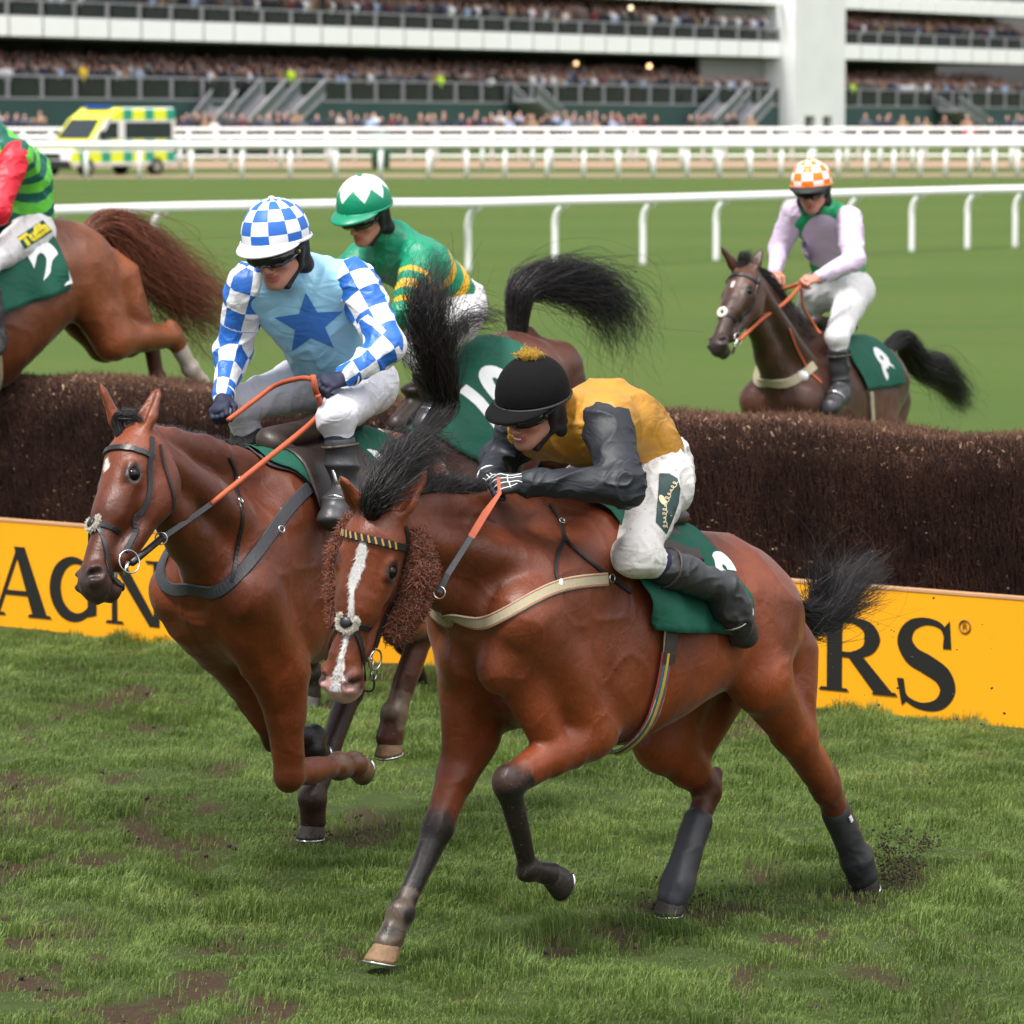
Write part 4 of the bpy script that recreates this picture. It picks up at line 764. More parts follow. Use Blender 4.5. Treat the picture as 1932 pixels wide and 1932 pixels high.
# ---------------------------------------------------------------- running rails
def rail(name, label, pts, H_, lean, rt, pr_, extra=(), neck=True, cat='rail', mat='white_plastic'):
    """pts: feet of the posts in world; a rail along their tops"""
    pts = [A(p) for p in pts]; root = empty(name, tuple(pts[0]), 0, label=label, cat=cat); o = pts[0]; d = nrm(pts[-1] - pts[0]); side = A([.62, -.35, 0]) if neck else A([0, 0, 0.])
    tops = [p - o + side * lean + A([0, 0, H_]) for p in pts]; ext = [tops[0] - (tops[1] - tops[0]) * 3] + tops + [tops[-1] + (tops[-1] - tops[-2]) * 3]
    m = MB(); m.tube(catmull(ext, 5), rt, 10); m.build('top_rail', M[mat], root, True)
    for z in extra: m = MB(); m.tube([p - A([0, 0, H_ - z]) for p in ext], rt * .6, 8); m.build('lower_rail', M[mat], root, True)
    m = MB(); c = side * lean; P = [A([0, 0, -.1]), A([0, 0, H_ * .5]), A([0, 0, H_ * .68]), c * .25 + A([0, 0, H_ * .84]), c + A([0, 0, H_ - rt * .6])] if neck else [A([0, 0, -.1]), A([0, 0, H_])]
    m.tube(catmull(P, 4) if neck else P, pr_, 8); me = mesh('post', m.V, m.F, M[mat], True)
    for p in pts[:100]: link('post', me, root, loc=tuple(p - o))
    return root
near = [(290, 526), (488, 520), (690, 514), (883, 512), (1047, 505), (1213, 499), (1351, 492), (1478, 486), (1603, 480), (1720, 475), (1825, 470), (1915, 467), (2000, 464)]
near = [(-150, 545), (80, 536)] + near
rail('running_rail', 'nearest white running rail with curved goose-neck posts across the turf', [ground(*p) for p in near], 1.20, .34, .088, .062)
xa = [-60, 60, 162.6, 263.7, 361.7, 456.7, 547.8, 634, 717.8, 809, 880.6, 953, 1032, 1101.7, 1167, 1233, 1297, 1358, 1416, 1474, 1528, 1582, 1635, 1686, 1736, 1784, 1831, 1876, 1920, 1965]
rail('running_rail', 'second white rail on the far edge of the turf, with straight posts', [ground(x, 340 - 4 * (x / 1932)) for x in xa], 1.36, 0, .155, .088, neck=False)
xb = np.concatenate([np.arange(-80, 1000, 95.), np.arange(1000, 1980, 62.)]); rail('running_rail', 'third white rail, just in front of the spectator barrier', [ground(x + 40, 320) for x in xb], 1.45, 0, .13, .09, neck=False)
xc = np.concatenate([np.arange(-60, 1200, 52.), np.arange(1200, 1980, 42.)]); rail('crowd_barrier', 'white post and triple rail barrier in front of the standing spectators', [ground(x, 309 - 3 * x / 1932) for x in xc], 1.72, 0, .10, .085, extra=(1.25, .78, .35), neck=False, cat='barrier')
V = [ground(-300, 318, .03), ground(2300, 316, .03), ground(2300, 303, .03), ground(-300, 303, .03)]; link('path', mesh('path', V, [(0, 1, 2, 3)], simple('sandy_path', (.30, .20, .13), .9, .2, 1.0)), kind='structure')
V = [ground(-300, 338, .02), ground(2300, 334, .02), ground(2300, 325, .02), ground(-300, 328, .02)]; link('path', mesh('path', V, [(0, 1, 2, 3)], simple('worn_track_edge', (.20, .16, .085), .9, .3, 1.0)), kind='structure')
# ---------------------------------------------------------------- grandstand
SA, SB = at(0, 300, 245.), at(1932, 300, 350.); SA[2] = SB[2] = 0; SD = nrm(SB - SA); SN = A([SD[1], -SD[0], 0]); sang = math.atan2(SD[1], SD[0]); DROP = .0048
def spx(x, q=0.0): r = ray(x, 200); P0 = SA + SN * q; t = ((P0 - CAM) @ SN) / (r @ SN); return (CAM + t * r - P0) @ SD
def sw(s, back, z): return SA + SD * s - SN * back + A([0, 0, z - DROP * s])
st_ = empty('grandstand', tuple(SA), sang, label='long white-banded grandstand with glass balustrades and a pale pillar behind the rails', cat='grandstand')
S0_, S1_ = -26., 128.
def sbox(m, s0, s1, b0, b1, z0, z1):
    n = max(1, int((s1 - s0) / 15)); e = np.linspace(s0, s1, n + 1); V = []
    for s in e: V += [(s, b0, z0 - DROP * s), (s, b1, z0 - DROP * s), (s, b1, z1 - DROP * s), (s, b0, z1 - DROP * s)]
    F = [(i * 4 + k, i * 4 + (k + 1) % 4, (i + 1) * 4 + (k + 1) % 4, (i + 1) * 4 + k) for i in range(n) for k in range(4)] + [(3, 2, 1, 0), (n * 4, n * 4 + 1, n * 4 + 2, n * 4 + 3)]; return m.add(V, [f[::-1] for f in F])
mt_w = simple('white_fascia_paint', (.93, .93, .94), .5, .04, .5); mt_g = simple('dark_green_wall', (.022, .060, .056), .7, .25, .3); mt_d = simple('dark_interior', (.10, .09, .085), .8, .4, .4); mt_s = simple('grey_soffit', (.24, .235, .23), .8, .2, .3)
mt_p = simple('pale_pillar_panels', (.80, .80, .81), .6, .1, .4); mt_gl = simple('dark_glass', (.020, .026, .024), .15, .5, .35, spec=.5); mt_m = simple('grey_metal', (.30, .30, .32), .5, .1, 3)
m = MB(); sbox(m, S0_, S1_, 0, .5, -1, 3.35); m.build('green_wall', mt_g, st_)
m = MB(); sbox(m, S0_, S1_, .5, 9, 3.0, 3.5); sbox(m, S0_, S1_, 3.0, 9, 3.5, 4.3); sbox(m, S0_, S1_, .2, 9, 7.0, 7.9); sbox(m, S0_, S1_, 2.2, 9, 7.9, 8.5); m.build('terrace', mt_s, st_)
m = MB(); sbox(m, S0_, S1_, 9, 9.6, -1, 14); m.build('back_wall', mt_d, st_)
m = MB(); sbox(m, S0_, S1_, .3, 9, 6.75, 6.98); sbox(m, S0_, S1_, .3, 9, 10.5, 10.7); m.build('soffit', mt_s, st_)
pw = 2.97
def panelrow(nm, mat, z0, z1, b, gap, th=.12, s_from=None):
    m = MB(); s = S0_; V = [(gap, b, 0), (pw - gap, b, 0), (pw - gap, b + th, 0), (gap, b + th, 0)]; m.box((gap, b, z0), (pw - gap, b + th, z1)); me = mesh(nm, m.V, m.F, mat, False); i = 0
    while s < S1_: link(nm, me, st_, loc=(s, 0, -DROP * (s + pw / 2))); s += pw
panelrow('fascia_panel', mt_w, 6.82, 7.92, -.15, .09); panelrow('fascia_panel', mt_w, 10.55, 11.7, -.15, .09); panelrow('glass_panel', mt_gl, 3.42, 4.46, -.02, .30, .04); panelrow('glass_panel', mt_gl, 8.02, 8.66, -.02, .42, .04)
for z0, z1, b in ((3.36, 4.56, -.04), (7.94, 8.78, -.04)):
    m = MB(); m.box((-.11, b, z0), (.11, b + .14, z1)); me = mesh('balustrade_post', m.V, m.F, mt_m, False); s = S0_
    while s < S1_: link('balustrade_post', me, st_, loc=(s, 0, -DROP * s)); s += pw
    m = MB(); sbox(m, S0_, S1_, b, b + .1, z1, z1 + .10); sbox(m, S0_, S1_, b, b + .1, z0 - .06, z0 + .04); m.build('handrail', mt_m, st_)
m = MB(); q0, q1 = spx(1497, 1.2), spx(1592, 1.2); sbox(m, q0, q1, -1.3, 2.5, 2.6, 14); zd = 2.6; w_ = q1 - q0
for a, b in ((0, .20), (.40, .56), (.74, 1)): sbox(m, q0 + w_ * a, q0 + w_ * b, -1.3, 2.5, -1, 2.6)
sbox(m, q0, q1, -.6, 2.5, -1, 1.2); m.build('pillar', mt_p, st_)
for a, b in ((.21, .39), (.57, .73)): m = MB(); sbox(m, q0 + w_ * a, q0 + w_ * b, -.9, -.8, 0, 2.6); m.build('doorway', mt_d, st_)
m = MB(); sbox(m, q0 - 9, q0 - .05, 1.2, 1.5, 3.6, 6.7); sbox(m, q0 - 7, q0 - .05, 1.2, 1.5, 8.7, 10.2); m.build('stair_tower_wall', mt_s, st_)
mt_dd = simple('dim_doorway', (.02, .02, .02), .5, .2)
for x in (40, 130, 210, 300, 420, 560, 640, 700, 860, 1010, 1150): 
    s = spx(x, -7); m = MB(); sbox(m, s, s + 1.6, 8.7, 8.95, 4.4, 6.6); m.build('doorway', mt_dd, st_)
def stair(x0, x1, zb, zt):                       # flight from the ground by the rails up to the terrace, with sloping side panels
    s0, s1 = spx(x0, 1.5), spx(x1, 1.5); r = empty('staircase', tuple(sw(s0, -1.5, 0)), sang, label='grey metal staircase to the terrace, %s' % ('just right of the ambulance' if x0 < 420 else 'second to the right of the ambulance' if x0 < 500 else 'third to the right of the ambulance' if x0 < 700 else 'near the middle of the green wall' if x0 < 1200 else 'left of the pair beside the pale pillar' if x0 < 1350 else 'just left of the pale pillar' if x0<1500 else 'right of the pale pillar'), cat='staircase', group='staircases up to the terrace'); L = s1 - s0; m = MB(); n = 14
    for i in range(n): a, b = sorted((L * i / n, L * (i + 1) / n)); m.box((a, -.9, zb + (zt - zb) * i / n), (b, .9, zb + (zt - zb) * (i + 1) / n))
    m.build('steps', mt_m, r)
    for y in (-.95, .95):
        m = MB(); V = [(0, y, zb), (L, y, zt), (L, y, zt + .9), (0, y, zb + .9)]; V += [(a, y + .05, c) for a, _, c in V]; m.add(V, [(0, 1, 2, 3), (7, 6, 5, 4), (0, 4, 5, 1), (3, 2, 6, 7), (0, 3, 7, 4), (1, 5, 6, 2)]); m.build('side_panel', simple('smoked_glass', (.10, .12, .12), .3, .2), r)
        m = MB(); m.tube([(0, y, zb + 1.0), (L, y, zt + 1.0)], .07, 6); m.tube([(0, y, zb + .1), (L, y, zt + .1)], .07, 6); m.build('handrail', mt_m, r, True)
for a in ((446, 516, 1.2, 3.6), (514, 590, 1.2, 3.6), (374, 424, 1.0, 2.9), (1322, 1378, 1.2, 3.4), (1384, 1438, 1.2, 3.4), (1062, 990, 1.2, 3.6), (1862, 1790, 1.0, 3.2)): stair(*a)
# lamps glowing under the soffits
for x, y, nm in ((1225, 125, 'brightest'), (1087, 120, 'dimmer'), (1190, 15, 'topmost')):
    P = at(x, y, sw(spx(x), -.6, 0)[1]); r = empty('wall_lamp', tuple(P), 0, label=nm + ' warm round lamp glowing over the crowd in the grandstand', cat='lamp'); g = NG('lamp_glow'); g.set(color=(1, .75, .4), emit=(1, .55, .22) if y > 50 else (1, .85, .55), es=2.2 if nm == 'brightest' else 1.1); m = MB(); m.ball((0, 0, 0), .16, 10, 6); m.build('bulb', g.m, r, True); m = MB(); m.tube([(0, 0, .10), (0, 0, .22)], [.10, .04], 8); m.build('fitting', mt_m, r)
# ---------------------------------------------------------------- spectators
rg = random.Random(21); skin = simple('spectator_skin', (.62, .34, .27), .6, .2, 3); hairm = simple('spectator_hair', (.045, .028, .02), .8, .5, 3)
CLO = [('navy', (.018, .022, .05)), ('black', (.012, .012, .014)), ('grey', (.10, .10, .11)), ('brown tweed', (.09, .055, .035)), ('pale blue', (.30, .38, .55)), ('white', (.62, .62, .64)), ('dark red', (.16, .02, .025)), ('camel', (.28, .18, .10)), ('burgundy', (.09, .02, .035)), ('dark grey', (.04, .04, .045))]
def person_mesh(col, seed):
    r = random.Random(seed); m = MB(); t = r.uniform(-.05, .05)
    def add(P, R, n, mi, sx=1.0): a = len(m.F); m.tube(P, R, n); return [mi] * (len(m.F) - a)
    mi = add([(0, -.09, 0), (0, -.09, .8)], [.07, .10], 6, 1) + add([(0, .09, 0), (0, .09, .8)], [.07, .10], 6, 1) + add([(0, 0, .75), (0, 0, 1.0), (0, t * .3, 1.3), (0, t * .3, 1.44), (0, t * .3, 1.49)], [.17, .18, .23, .20, .07], 8, 0)
    for sd in (-1, 1): mi += add([(0, sd * .22, 1.42), (r.uniform(-.05, .1), sd * .29, 1.12), (r.uniform(.05, .22), sd * r.uniform(.12, .26), .95 + r.random() * .2)], [.07, .055, .04], 5, 0)
    mi += add([(0, t * .3, 1.46), (.01, t * .4, 1.55)], [.055, .055], 6, 2); a = len(m.F); m.ball((.02, t * .5, 1.63), (.095, .08, .12), 8, 6); mi += [2] * (len(m.F) - a); a = len(m.F); m.ball((-.015, t * .5, 1.675), (.098, .088, .10), 8, 6); mi += [3] * (len(m.F) - a)
    return m, mi
clothes = [simple('coat_' + c[0].replace(' ', '_'), c[1], .8, .15, 2) for c in CLO]; trs = simple('dark_trousers', (.02, .02, .028), .8, .2, 2); pale_hair = simple('fair_hair', (.25, .17, .09), .8, .3, 3)
PM = []
for ci in range(len(CLO)):
    for v in range(2):
        m, mi = person_mesh(CLO[ci][1], ci * 7 + v); me = mesh('person', m.V, m.F, [clothes[ci], trs, skin, pale_hair if rg.random() < .25 else hairm], True, mi); PM.append((ci, me, m))
hv = simple('high_visibility_yellow', (.55, .85, .02), .6, .1); m, mi = person_mesh(None, 99); me_hv = mesh('person', m.V, m.F, [hv, trs, skin, hairm], True, mi); red = simple('bright_red_coat', (.65, .03, .03), .7, .1); me_rd = mesh('person', m.V, m.F, [red, trs, skin, hairm], True, mi); yel = simple('yellow_coat', (.75, .50, .03), .7, .1); me_yl = mesh('person', m.V, m.F, [yel, trs, skin, hairm], True, mi)
face = math.atan2(-1, -.1); count = 0; wts = [8, 8, 6, 4, 3, 4, 1.2, 3, 1.5, 5]
wood = {}; slots = []
def spect(me, P, label, group='spectators watching the race'):
    o = link('person', me, None, label=label, loc=tuple(P), rot=(0, 0, face + rg.uniform(-.5, .5)), cat='spectator', group=group); s = rg.uniform(.94, 1.07); o.scale = (s, s, s)
pick = lambda: rg.choices(range(len(CLO)), wts)[0]
rows = []                                            # lower crowd on the lawn behind the barrier
for k, (yy, zf, gap, dens) in enumerate(((303, .70, 14, .8), (299, .85, 15, .6))):
    x = -20
    while x < 1960:
        x += gap * rg.uniform(.8, 1.35)
        if (1485 < x < 1600) or rg.random() > dens * (1 if x < 1250 else .45) or 95 < x < 330: continue
        ci = pick(); P = ground(x, yy, 0); P[2] = zf - .1; rows.append((ci, P))
for ci, P in rows[:150]: spect(PM[ci * 2 + rg.randint(0, 1)][1], P, 'spectator in a %s coat standing on the lawn behind the white barrier' % CLO[ci][0], 'spectators on the lawn behind the barrier in %s coats' % CLO[ci][0])
spect(me_hv, ground(1610, 303, 0) + A([0, 0, .2]), 'steward in a yellow high-visibility jacket beside the pillar\'s foot', None) if False else None
spect(me_rd, ground(1828, 306, 0) + A([0, 0, .35]), 'spectator in a bright red coat behind the barrier, far right of the pillar', None)
tot = len(rows[:150]); stuff = {i: ([], [], 0) for i in range(len(CLO))}
def stuff_add(ci, v, P):
    m = PM[ci * 2 + v][2]
    wood.setdefault(ci, []).append((v, P))
def terr(floor, b0, nrow, step, label, indiv, dens):
    global tot
    for r_ in range(nrow):
        s = S0_ + 1
        while s < 126:
            s += rg.uniform(.38, .62)
            if q0 - 1.0 < s < q1 + 1.0 or rg.random() > dens: continue
            ci = pick(); P = sw(s, b0 + r_ * .85 + rg.uniform(-.1, .1), floor + step * r_ - .05)
            if r_ == 0 and tot < 292 and indiv and rg.random() < .62: spect(PM[ci * 2 + rg.randint(0, 1)][1], P, 'spectator in a %s coat in the front row of the %s terrace' % (CLO[ci][0], label), 'front-row spectators on the %s terrace in %s coats' % (label, CLO[ci][0])); tot += 1
            else: stuff_add(ci, rg.randint(0, 1), P)
terr(3.55, .55, 4, .26, 'lower', True, .95); terr(8.0, .55, 4, .30, 'upper', False, .95)
for x, me, lb in ((548, me_hv, 'steward in a yellow high-visibility jacket at the head of the stairs on the lower terrace'), (830, me_hv, 'steward in a yellow high-visibility jacket right of centre on the lower terrace'), (1608, me_hv, 'steward in a yellow high-visibility jacket just right of the pale pillar'), (156, me_yl, 'spectator in a golden yellow coat above the ambulance')): spect(me, sw(spx(x, -.1), .12, 3.55), lb, None)
MO = []; Vs = []; Fs = []; mis = []; n0 = 0
for ci, L in wood.items():
    for v, P in L:
        m = PM[ci * 2 + v][2]; a = face + rg.uniform(-.5, .5); c, s_ = math.cos(a), math.sin(a); V = A(m.V); k = rg.uniform(.94, 1.07); V = np.stack([V[:, 0] * c - V[:, 1] * s_, V[:, 0] * s_ + V[:, 1] * c, V[:, 2]], 1) * k + P; Vs.append(V)
        me = PM[ci * 2 + v][1]; Fs += [tuple(i + n0 for i in f) for f in m.F]; q = [p.material_index for p in me.polygons]; mis += [{0: ci, 1: 10, 2: 11, 3: 12}[i] for i in q]; n0 += len(V)
link('crowd', mesh('crowd', np.vstack(Vs), Fs, clothes + [trs, skin, hairm], True, mis), label='dense crowd packed on the grandstand terraces behind the front rows', cat='crowd', kind='stuff')
# ---------------------------------------------------------------- ambulance and bin
fa = Frame(50, ground(196, 331)); am = empty('ambulance', tuple(fa.o), fa.rz, label='yellow and green chequered ambulance parked behind the white rails', cat='ambulance'); am.scale = (1.06, 1.06, 1.04)
g = NG('ambulance_paint'); x, y, z = g.sep(g.coord()); chk = g.math('GREATER_THAN', g.math('SINE', g.math('MULTIPLY', x, 5.2)), -.25); yl, gn, wh = (.80, .86, .03), (.01, .33, .22), (.80, .80, .80)
side = g.math('GREATER_THAN', g.math('ABSOLUTE', y), 1.04); sq = g.mix(chk, gn, yl); low = g.math('MULTIPLY', g.math('GREATER_THAN', z, .55), g.math('LESS_THAN', z, .95)); mid_ = g.math('MULTIPLY', g.math('GREATER_THAN', z, 1.05), g.math('LESS_THAN', z, 1.45)); hi = g.math('MULTIPLY', g.math('GREATER_THAN', z, 2.22), g.math('LESS_THAN', z, 2.70)); bnd = g.math('MAXIMUM', g.math('MAXIMUM', low, mid_), hi)
c = g.mix(g.math('MULTIPLY', side, bnd), wh, sq); hood = g.math('MULTIPLY', g.math('LESS_THAN', g.math('ABSOLUTE', y), 1.04), g.math('MULTIPLY', g.math('GREATER_THAN', x, 0), g.math('GREATER_THAN', z, 1.05))); c = g.mix(hood, c, (.82, .80, .06)); g.set(color=c, rough=.3, coat=.3)
def extr(prof_, y0, y1, mat, nm, par, bev=.05, taper=None):
    n = len(prof_); V = [(x_, y0, z_) for x_, z_ in prof_] + [(x_, y1, z_) for x_, z_ in prof_]; F = [tuple(range(n)), tuple(range(2 * n - 1, n - 1, -1))] + [(i, n + i, n + (i + 1) % n, (i + 1) % n) for i in range(n)]
    o = link(nm, mesh(nm, V, F, mat, False), par)
    if bev: md = o.modifiers.new('b', 'BEVEL'); md.width = bev; md.segments = 3
    return o
pb = [(-3.0, .38), (2.75, .38), (2.88, .60), (2.84, 1.0), (2.55, 1.22), (1.72, 1.42), (.92, 2.28), (.45, 2.55), (.2, 2.72), (-2.95, 2.72), (-3.0, 2.6)]
bdy = extr(pb, -1.06, 1.06, g.m, 'body', am, .10); gls = simple('ambulance_glass', (.03, .04, .045), .08, .2, 1)
m = MB(); m.add([(1.66, -.88, 1.50), (1.66, .88, 1.50), (.98, .78, 2.26), (.98, -.78, 2.26), (1.70, -.88, 1.51), (1.70, .88, 1.51), (1.02, .78, 2.27), (1.02, -.78, 2.27)], [(4, 5, 6, 7), (0, 4, 7, 3), (1, 2, 6, 5), (0, 1, 5, 4), (2, 3, 7, 6)]); m.build('windscreen', gls, am)
for sd in (-1, 1):
    for a, b in ((.25, 1.15), (-2.75, -.15)):
        m = MB(); pts = [(a, 1.48), (b, 1.48), (b if b < 0 else .72, 2.14), (a, 2.14)]; y0, y1 = sd * 1.055, sd * 1.075; n = 4; m.add([(p, y0, q) for p, q in pts] + [(p, y1, q) for p, q in pts], [(0, 1, 2, 3), (7, 6, 5, 4), (0, 4, 5, 1), (1, 5, 6, 2), (2, 6, 7, 3), (3, 7, 4, 0)]); m.build('side_window', gls, am)
    for x_ in (1.95, -1.9):
        m = MB(); m.tube([(x_, sd * .86, .36), (x_, sd * 1.09, .36)], .36, 24); w_ = m.build('wheel', M['black'], am, True); m = MB(); m.tube([(x_, sd * 1.085, .36), (x_, sd * 1.10, .36)], .20, 16); m.build('rim', M['steel'], w_)
    m = MB(); m.ball((2.80, sd * .82, .88), (.08, .16, .12), 10, 6); m.build('headlight', M['white_plastic'], am, True); m = MB(); m.box((1.15, sd * 1.1, 1.45), (1.30, sd * 1.32, 1.80)) if sd > 0 else m.box((1.15, -1.32, 1.45), (1.30, -1.1, 1.80)); m.build('wing_mirror', M['black'], am)
m = MB(); m.box((2.72, -.98, .30), (2.94, .98, .62)); m.build('bumper', M['black'], am); m = MB(); m.box((2.80, -.5, .70), (2.90, .5, .92)); m.build('grille', M['black'], am); m = MB(); m.box((.15, -.7, 2.70), (.42, .7, 2.82)); m.build('light_bar', simple('blue_light_bar', (.02, .08, .45), .2, 0), am)
m = MB(); m.tube([(0, 0, 0), (0, 0, 1.5)], [.42, .48], 16); m.tube([(0, 0, 1.5), (0, 0, 1.62), (0, 0, 1.70)], [.52, .50, .2], 16); m.build('litter_bin', simple('green_bin', (.01, .10, .06), .5, .1), None, True, label='dark green bin standing among the far white rails', cat='bin'); bpy.data.objects['litter_bin'].location = tuple(ground(718, 318))
# ---------------------------------------------------------------- horses and riders, one after another
M['coat'] = coat_mat('horse_coat'); g = NG('bare_skin'); g.set(color=g.attr('Col').outputs['Color'], rough=.5, spec=.4); M['bare_skin'] = g.m
ONLY = 'H1 H2 H3 H4 H5'.split(); BAY = (.165, .038, .0120)
def mir(p): return A([p[0], -p[1], p[2]])
def legs_std(can, d):                           # a galloping stride in the horse's own canonical coordinates, for legs the photo hides
    return d
# ---- front horse
F1 = Frame(47, (0, 0)); rf = ground(718, 1835); F1.o = rf + .10 * F1.l - 1.1 * F1.h; F1.o[2] = 0; p = F1.px
HFACE = F1.dl(nrm(A([-.40, -.92, 0.])))
def J1_():
    J = dict(head=p(1006, 774, 0), neck=p(1083, 796, 0), shL=p(1143, 800, .19), elL=p(1176, 918, .36), wrL=p(992, 910, .15), haL=p(946, 915, .10), pelvis=p(1226, 882, 0), hipL=p(1240, 912, .12), knL=p(1200, 1048, .30), anL=p(1362, 1112, .34), toL=p(1404, 1196, .33), chest=p(1150, 798, 0))
    for a in ('sh', 'hip', 'kn', 'an', 'to'): J[a + 'R'] = mir(J[a + 'L'])
    J['shR'] = J['shR'] + A([.02, .02, -.03]); J['elR'] = p(948, 868, -.30); J['wrR'] = p(925, 905, -.10); J['haR'] = p(930, 918, -.02); fw = F1.dl(nrm(A([-.62, -.66, -.34]))); J['face'] = fw; J['up'] = F1.dl(nrm(A([-.10, -.30, 1.]))); return J
def fixface(J): J['face'] = J['face']; return J
if 'H1' in ONLY:
    sp1 = dict(res=.0075, pitch=7, shift=(0, -.015), headk=1.05, coat=BAY, poll=p(706, 960, 0), muz=p(652, 1318, 0) + A([0.02, -.06, 0]), yaw=math.atan2(HFACE[1], HFACE[0]) ,
        LF=[p(1112, 1380, .17), p(960, 1478, .15), p(998, 1640, .12), p(1040, 1650, .12), dict(toe=(0, 0, -1), up=(.95, 0, .25))],
        RF=[p(892, 1385, -.155), p(826, 1562, -.13), p(756, 1722, -.10), p(731, 1784, -.10), dict(toe=(1, 0, -.1), up=(-.25, 0, 1), light=True, mud=.5)],
        LH=[p(1432, 1280, .22), p(1558, 1486, .17), p(1615, 1618, .13), p(1628, 1652, .12), dict(toe=(.6, 0, -.8), up=(.6, 0, .7))],
        RH=[p(1256, 1400, -.19), p(1335, 1490, -.14), p(1279, 1664, -.10), p(1268, 1693, -.10), dict(toe=(1, 0, -.1), up=(0, 0, 1))],
        earL=p(806, 884, .09), earR=p(641, 896, -.06), blaze=[[(.10, .000, .004), (.13, .002, .014), (.17, .004, .017), (.215, -.004, .018), (.245, -.008, .012), (.265, .000, .0035), (.33, .010, .008), (.37, .012, .006), (.40, .012, .003), (.47, .012, .003), (.52, .010, .016), (.60, .005, .03)]], pink=(.575, .012, .055), points=(1, 1, .45, .6), muzzledark=.75, bow=A([0, 0, .03]))
    h1 = horse('horse', 'foremost bay racehorse with white blaze and brown sheepskin cheekpieces', F1, sp1)
    H = h1['H']; can = h1['can']; R = h1['root']
    pu, pl, pw = A(sp1['blaze'][0]).T; rgb = np.random.default_rng(8); uu = np.concatenate([rgb.uniform(.10, .27, 2600), rgb.uniform(.27, .60, 1500)]); ll = np.interp(uu, pu, pl) + rgb.uniform(-1, 1, len(uu)) * np.interp(uu, pu, pw); Pb = A([surf(h1, H(a_, b_, .03), .0005)[0] for a_, b_ in zip(uu, ll)])
    dd = h1['u'] + h1['lf'] * rgb.normal(0, .5, (len(uu), 1)) + h1['w'] * rgb.uniform(.1, .5, (len(uu), 1)); Ls = rgb.uniform(.006, .014, len(uu))[:, None]; V, F = strands(np.stack([Pb + dd * Ls * t_ - h1['w'] * Ls * .35 * t_ * t_ for t_ in (0, .35, .7, 1)], 1), A([[.0009, .0009, .0007, .0003]])); link('blaze', mesh('blaze', V, F, simple('white_hair', (.72, .70, .70), .5, .1)), R)
    # tack on the head
    bb, Q, N = strap(h1, 'browband', [H(.095, .13 * math.sin(t), -.07 + .13 * math.cos(t)) for t in np.linspace(-1.7, 1.7, 11)], .026, 'leather')
    m = MB(); k = len(Q)
    for i in range(18, k - 18, 6): a, b = Q[i], Q[min(i + 3, k - 1)]; n_ = nrm(N[i]); m.ribbon([a + n_ * .005 - h1['u'] * .011, b + n_ * .005 + h1['u'] * .011], [n_, n_], .007, .0015)
    m.build('gold_stripe', simple('gold_thread', (.42, .24, .06), .5), bb)
    ring_strap(h1, 'noseband', .365, -.06, .020, 'leather', 0, arc=(-.35, math.pi + .35)); nbp = [H(.365, .02, 0), H(.42, .06, -.03), H(.50, .065, -.09), H(.52, .045, -.13), H(.52, 0, -.155)]; strap(h1, 'grakle_strap', nbp, .018, 'leather'); strap(h1, 'grakle_strap', [q - 2 * h1['lf'] * ((q - h1['poll']) @ h1['lf']) for q in nbp], .018, 'leather')
    strap(h1, 'cheek_strap', [H(.03, .075, -.06), H(.12, .105, -.095), H(.22, .10, -.125), H(.33, .085, -.115), H(.42, .07, -.11)], .017, 'leather'); strap(h1, 'throat_lash', [H(.05, .08, -.09), H(.13, .09, -.15), H(.17, .06, -.23), H(.17, 0, -.25)], .014, 'leather')
    nose, nn = surf(h1, H(.365, .0, .02)); pts = []; nrs = []
    for t in np.linspace(0, 2 * math.pi, 60, endpoint=False):
        c = nose + h1['u'] * math.cos(t) * .028 + h1['lf'] * math.sin(t) * .036; q, n_ = surf(h1, c, .004); pts += [q]; nrs += [nrm(n_ + .6 * nrm(c - nose))]
    pts = [q for q, t in zip(pts, np.linspace(0, 2 * math.pi, 60)) if math.cos(t) > -.6]; nrs = nrs[:len(pts)]; V, F = fluff('f', None, A(pts), A(nrs), 3600, .010, .0015, None, .004); pad = link('noseband_pad', mesh('noseband_pad', V, F, M['fleece']), R); m = MB(); m.ball(nose + nn * .008, (.020, .020, .009), 14, 8, np.vstack([h1['u'], h1['lf'], nn])); m.build('leather_disc', M['leather'], pad, True)
    for g_ in (-1, 1):                           # cheekpieces
        S = SDF(); P = [H(.07, g_ * .110, -.125), H(.16, g_ * .128, -.155), H(.27, g_ * .115, -.175), H(.35, g_ * .095, -.165)]; S.chain(P, [.040, .052, .050, .040], .03, (h1['lf'], .7)); V, F = S.mesh(.007, 1); N_ = vnormals(V, F); base = link('cheekpiece', mesh('cheekpiece', V, F, M['brown_fleece']), R)
        V2, F2 = fluff('f', None, V, N_, 9000, .012, .0026, None, .009, 5); link('fleece', mesh('fleece', V2, F2, M['brown_fleece']), base)
    m = MB()
    for g_ in (-1, 1):
        c = H(.455, g_ * .066, -.12); m.torus(c, .034, .0035, h1['lf'] + .2 * h1['w'], 26, 6); m.torus(H(.50, g_ * .060, -.15), .022, .003, h1['lf'], 20, 6); m.tube([H(.46, g_ * .06, -.12), H(.52, g_ * .05, -.155)], .004, 6)
    m.tube([H(.455, -.06, -.11), H(.455, .06, -.11)], .007, 8); m.build('bit', M['steel'], R, True)
    m = MB(); m.tube(catmull([H(.50, .06, -.15), H(.55, .05, -.19), H(.56, .0, -.2)], 5), .0035, 6); m.build('curb_strap', M['leather'], R, True)
    # reins
    ring = p(829, 1118, .10); hand = p(943, 930, .12); m_ = [ring, p(845, 1083, .11), p(889, 1013, .12)]
    ln = nrm(F1.loc(CAM) - ring)
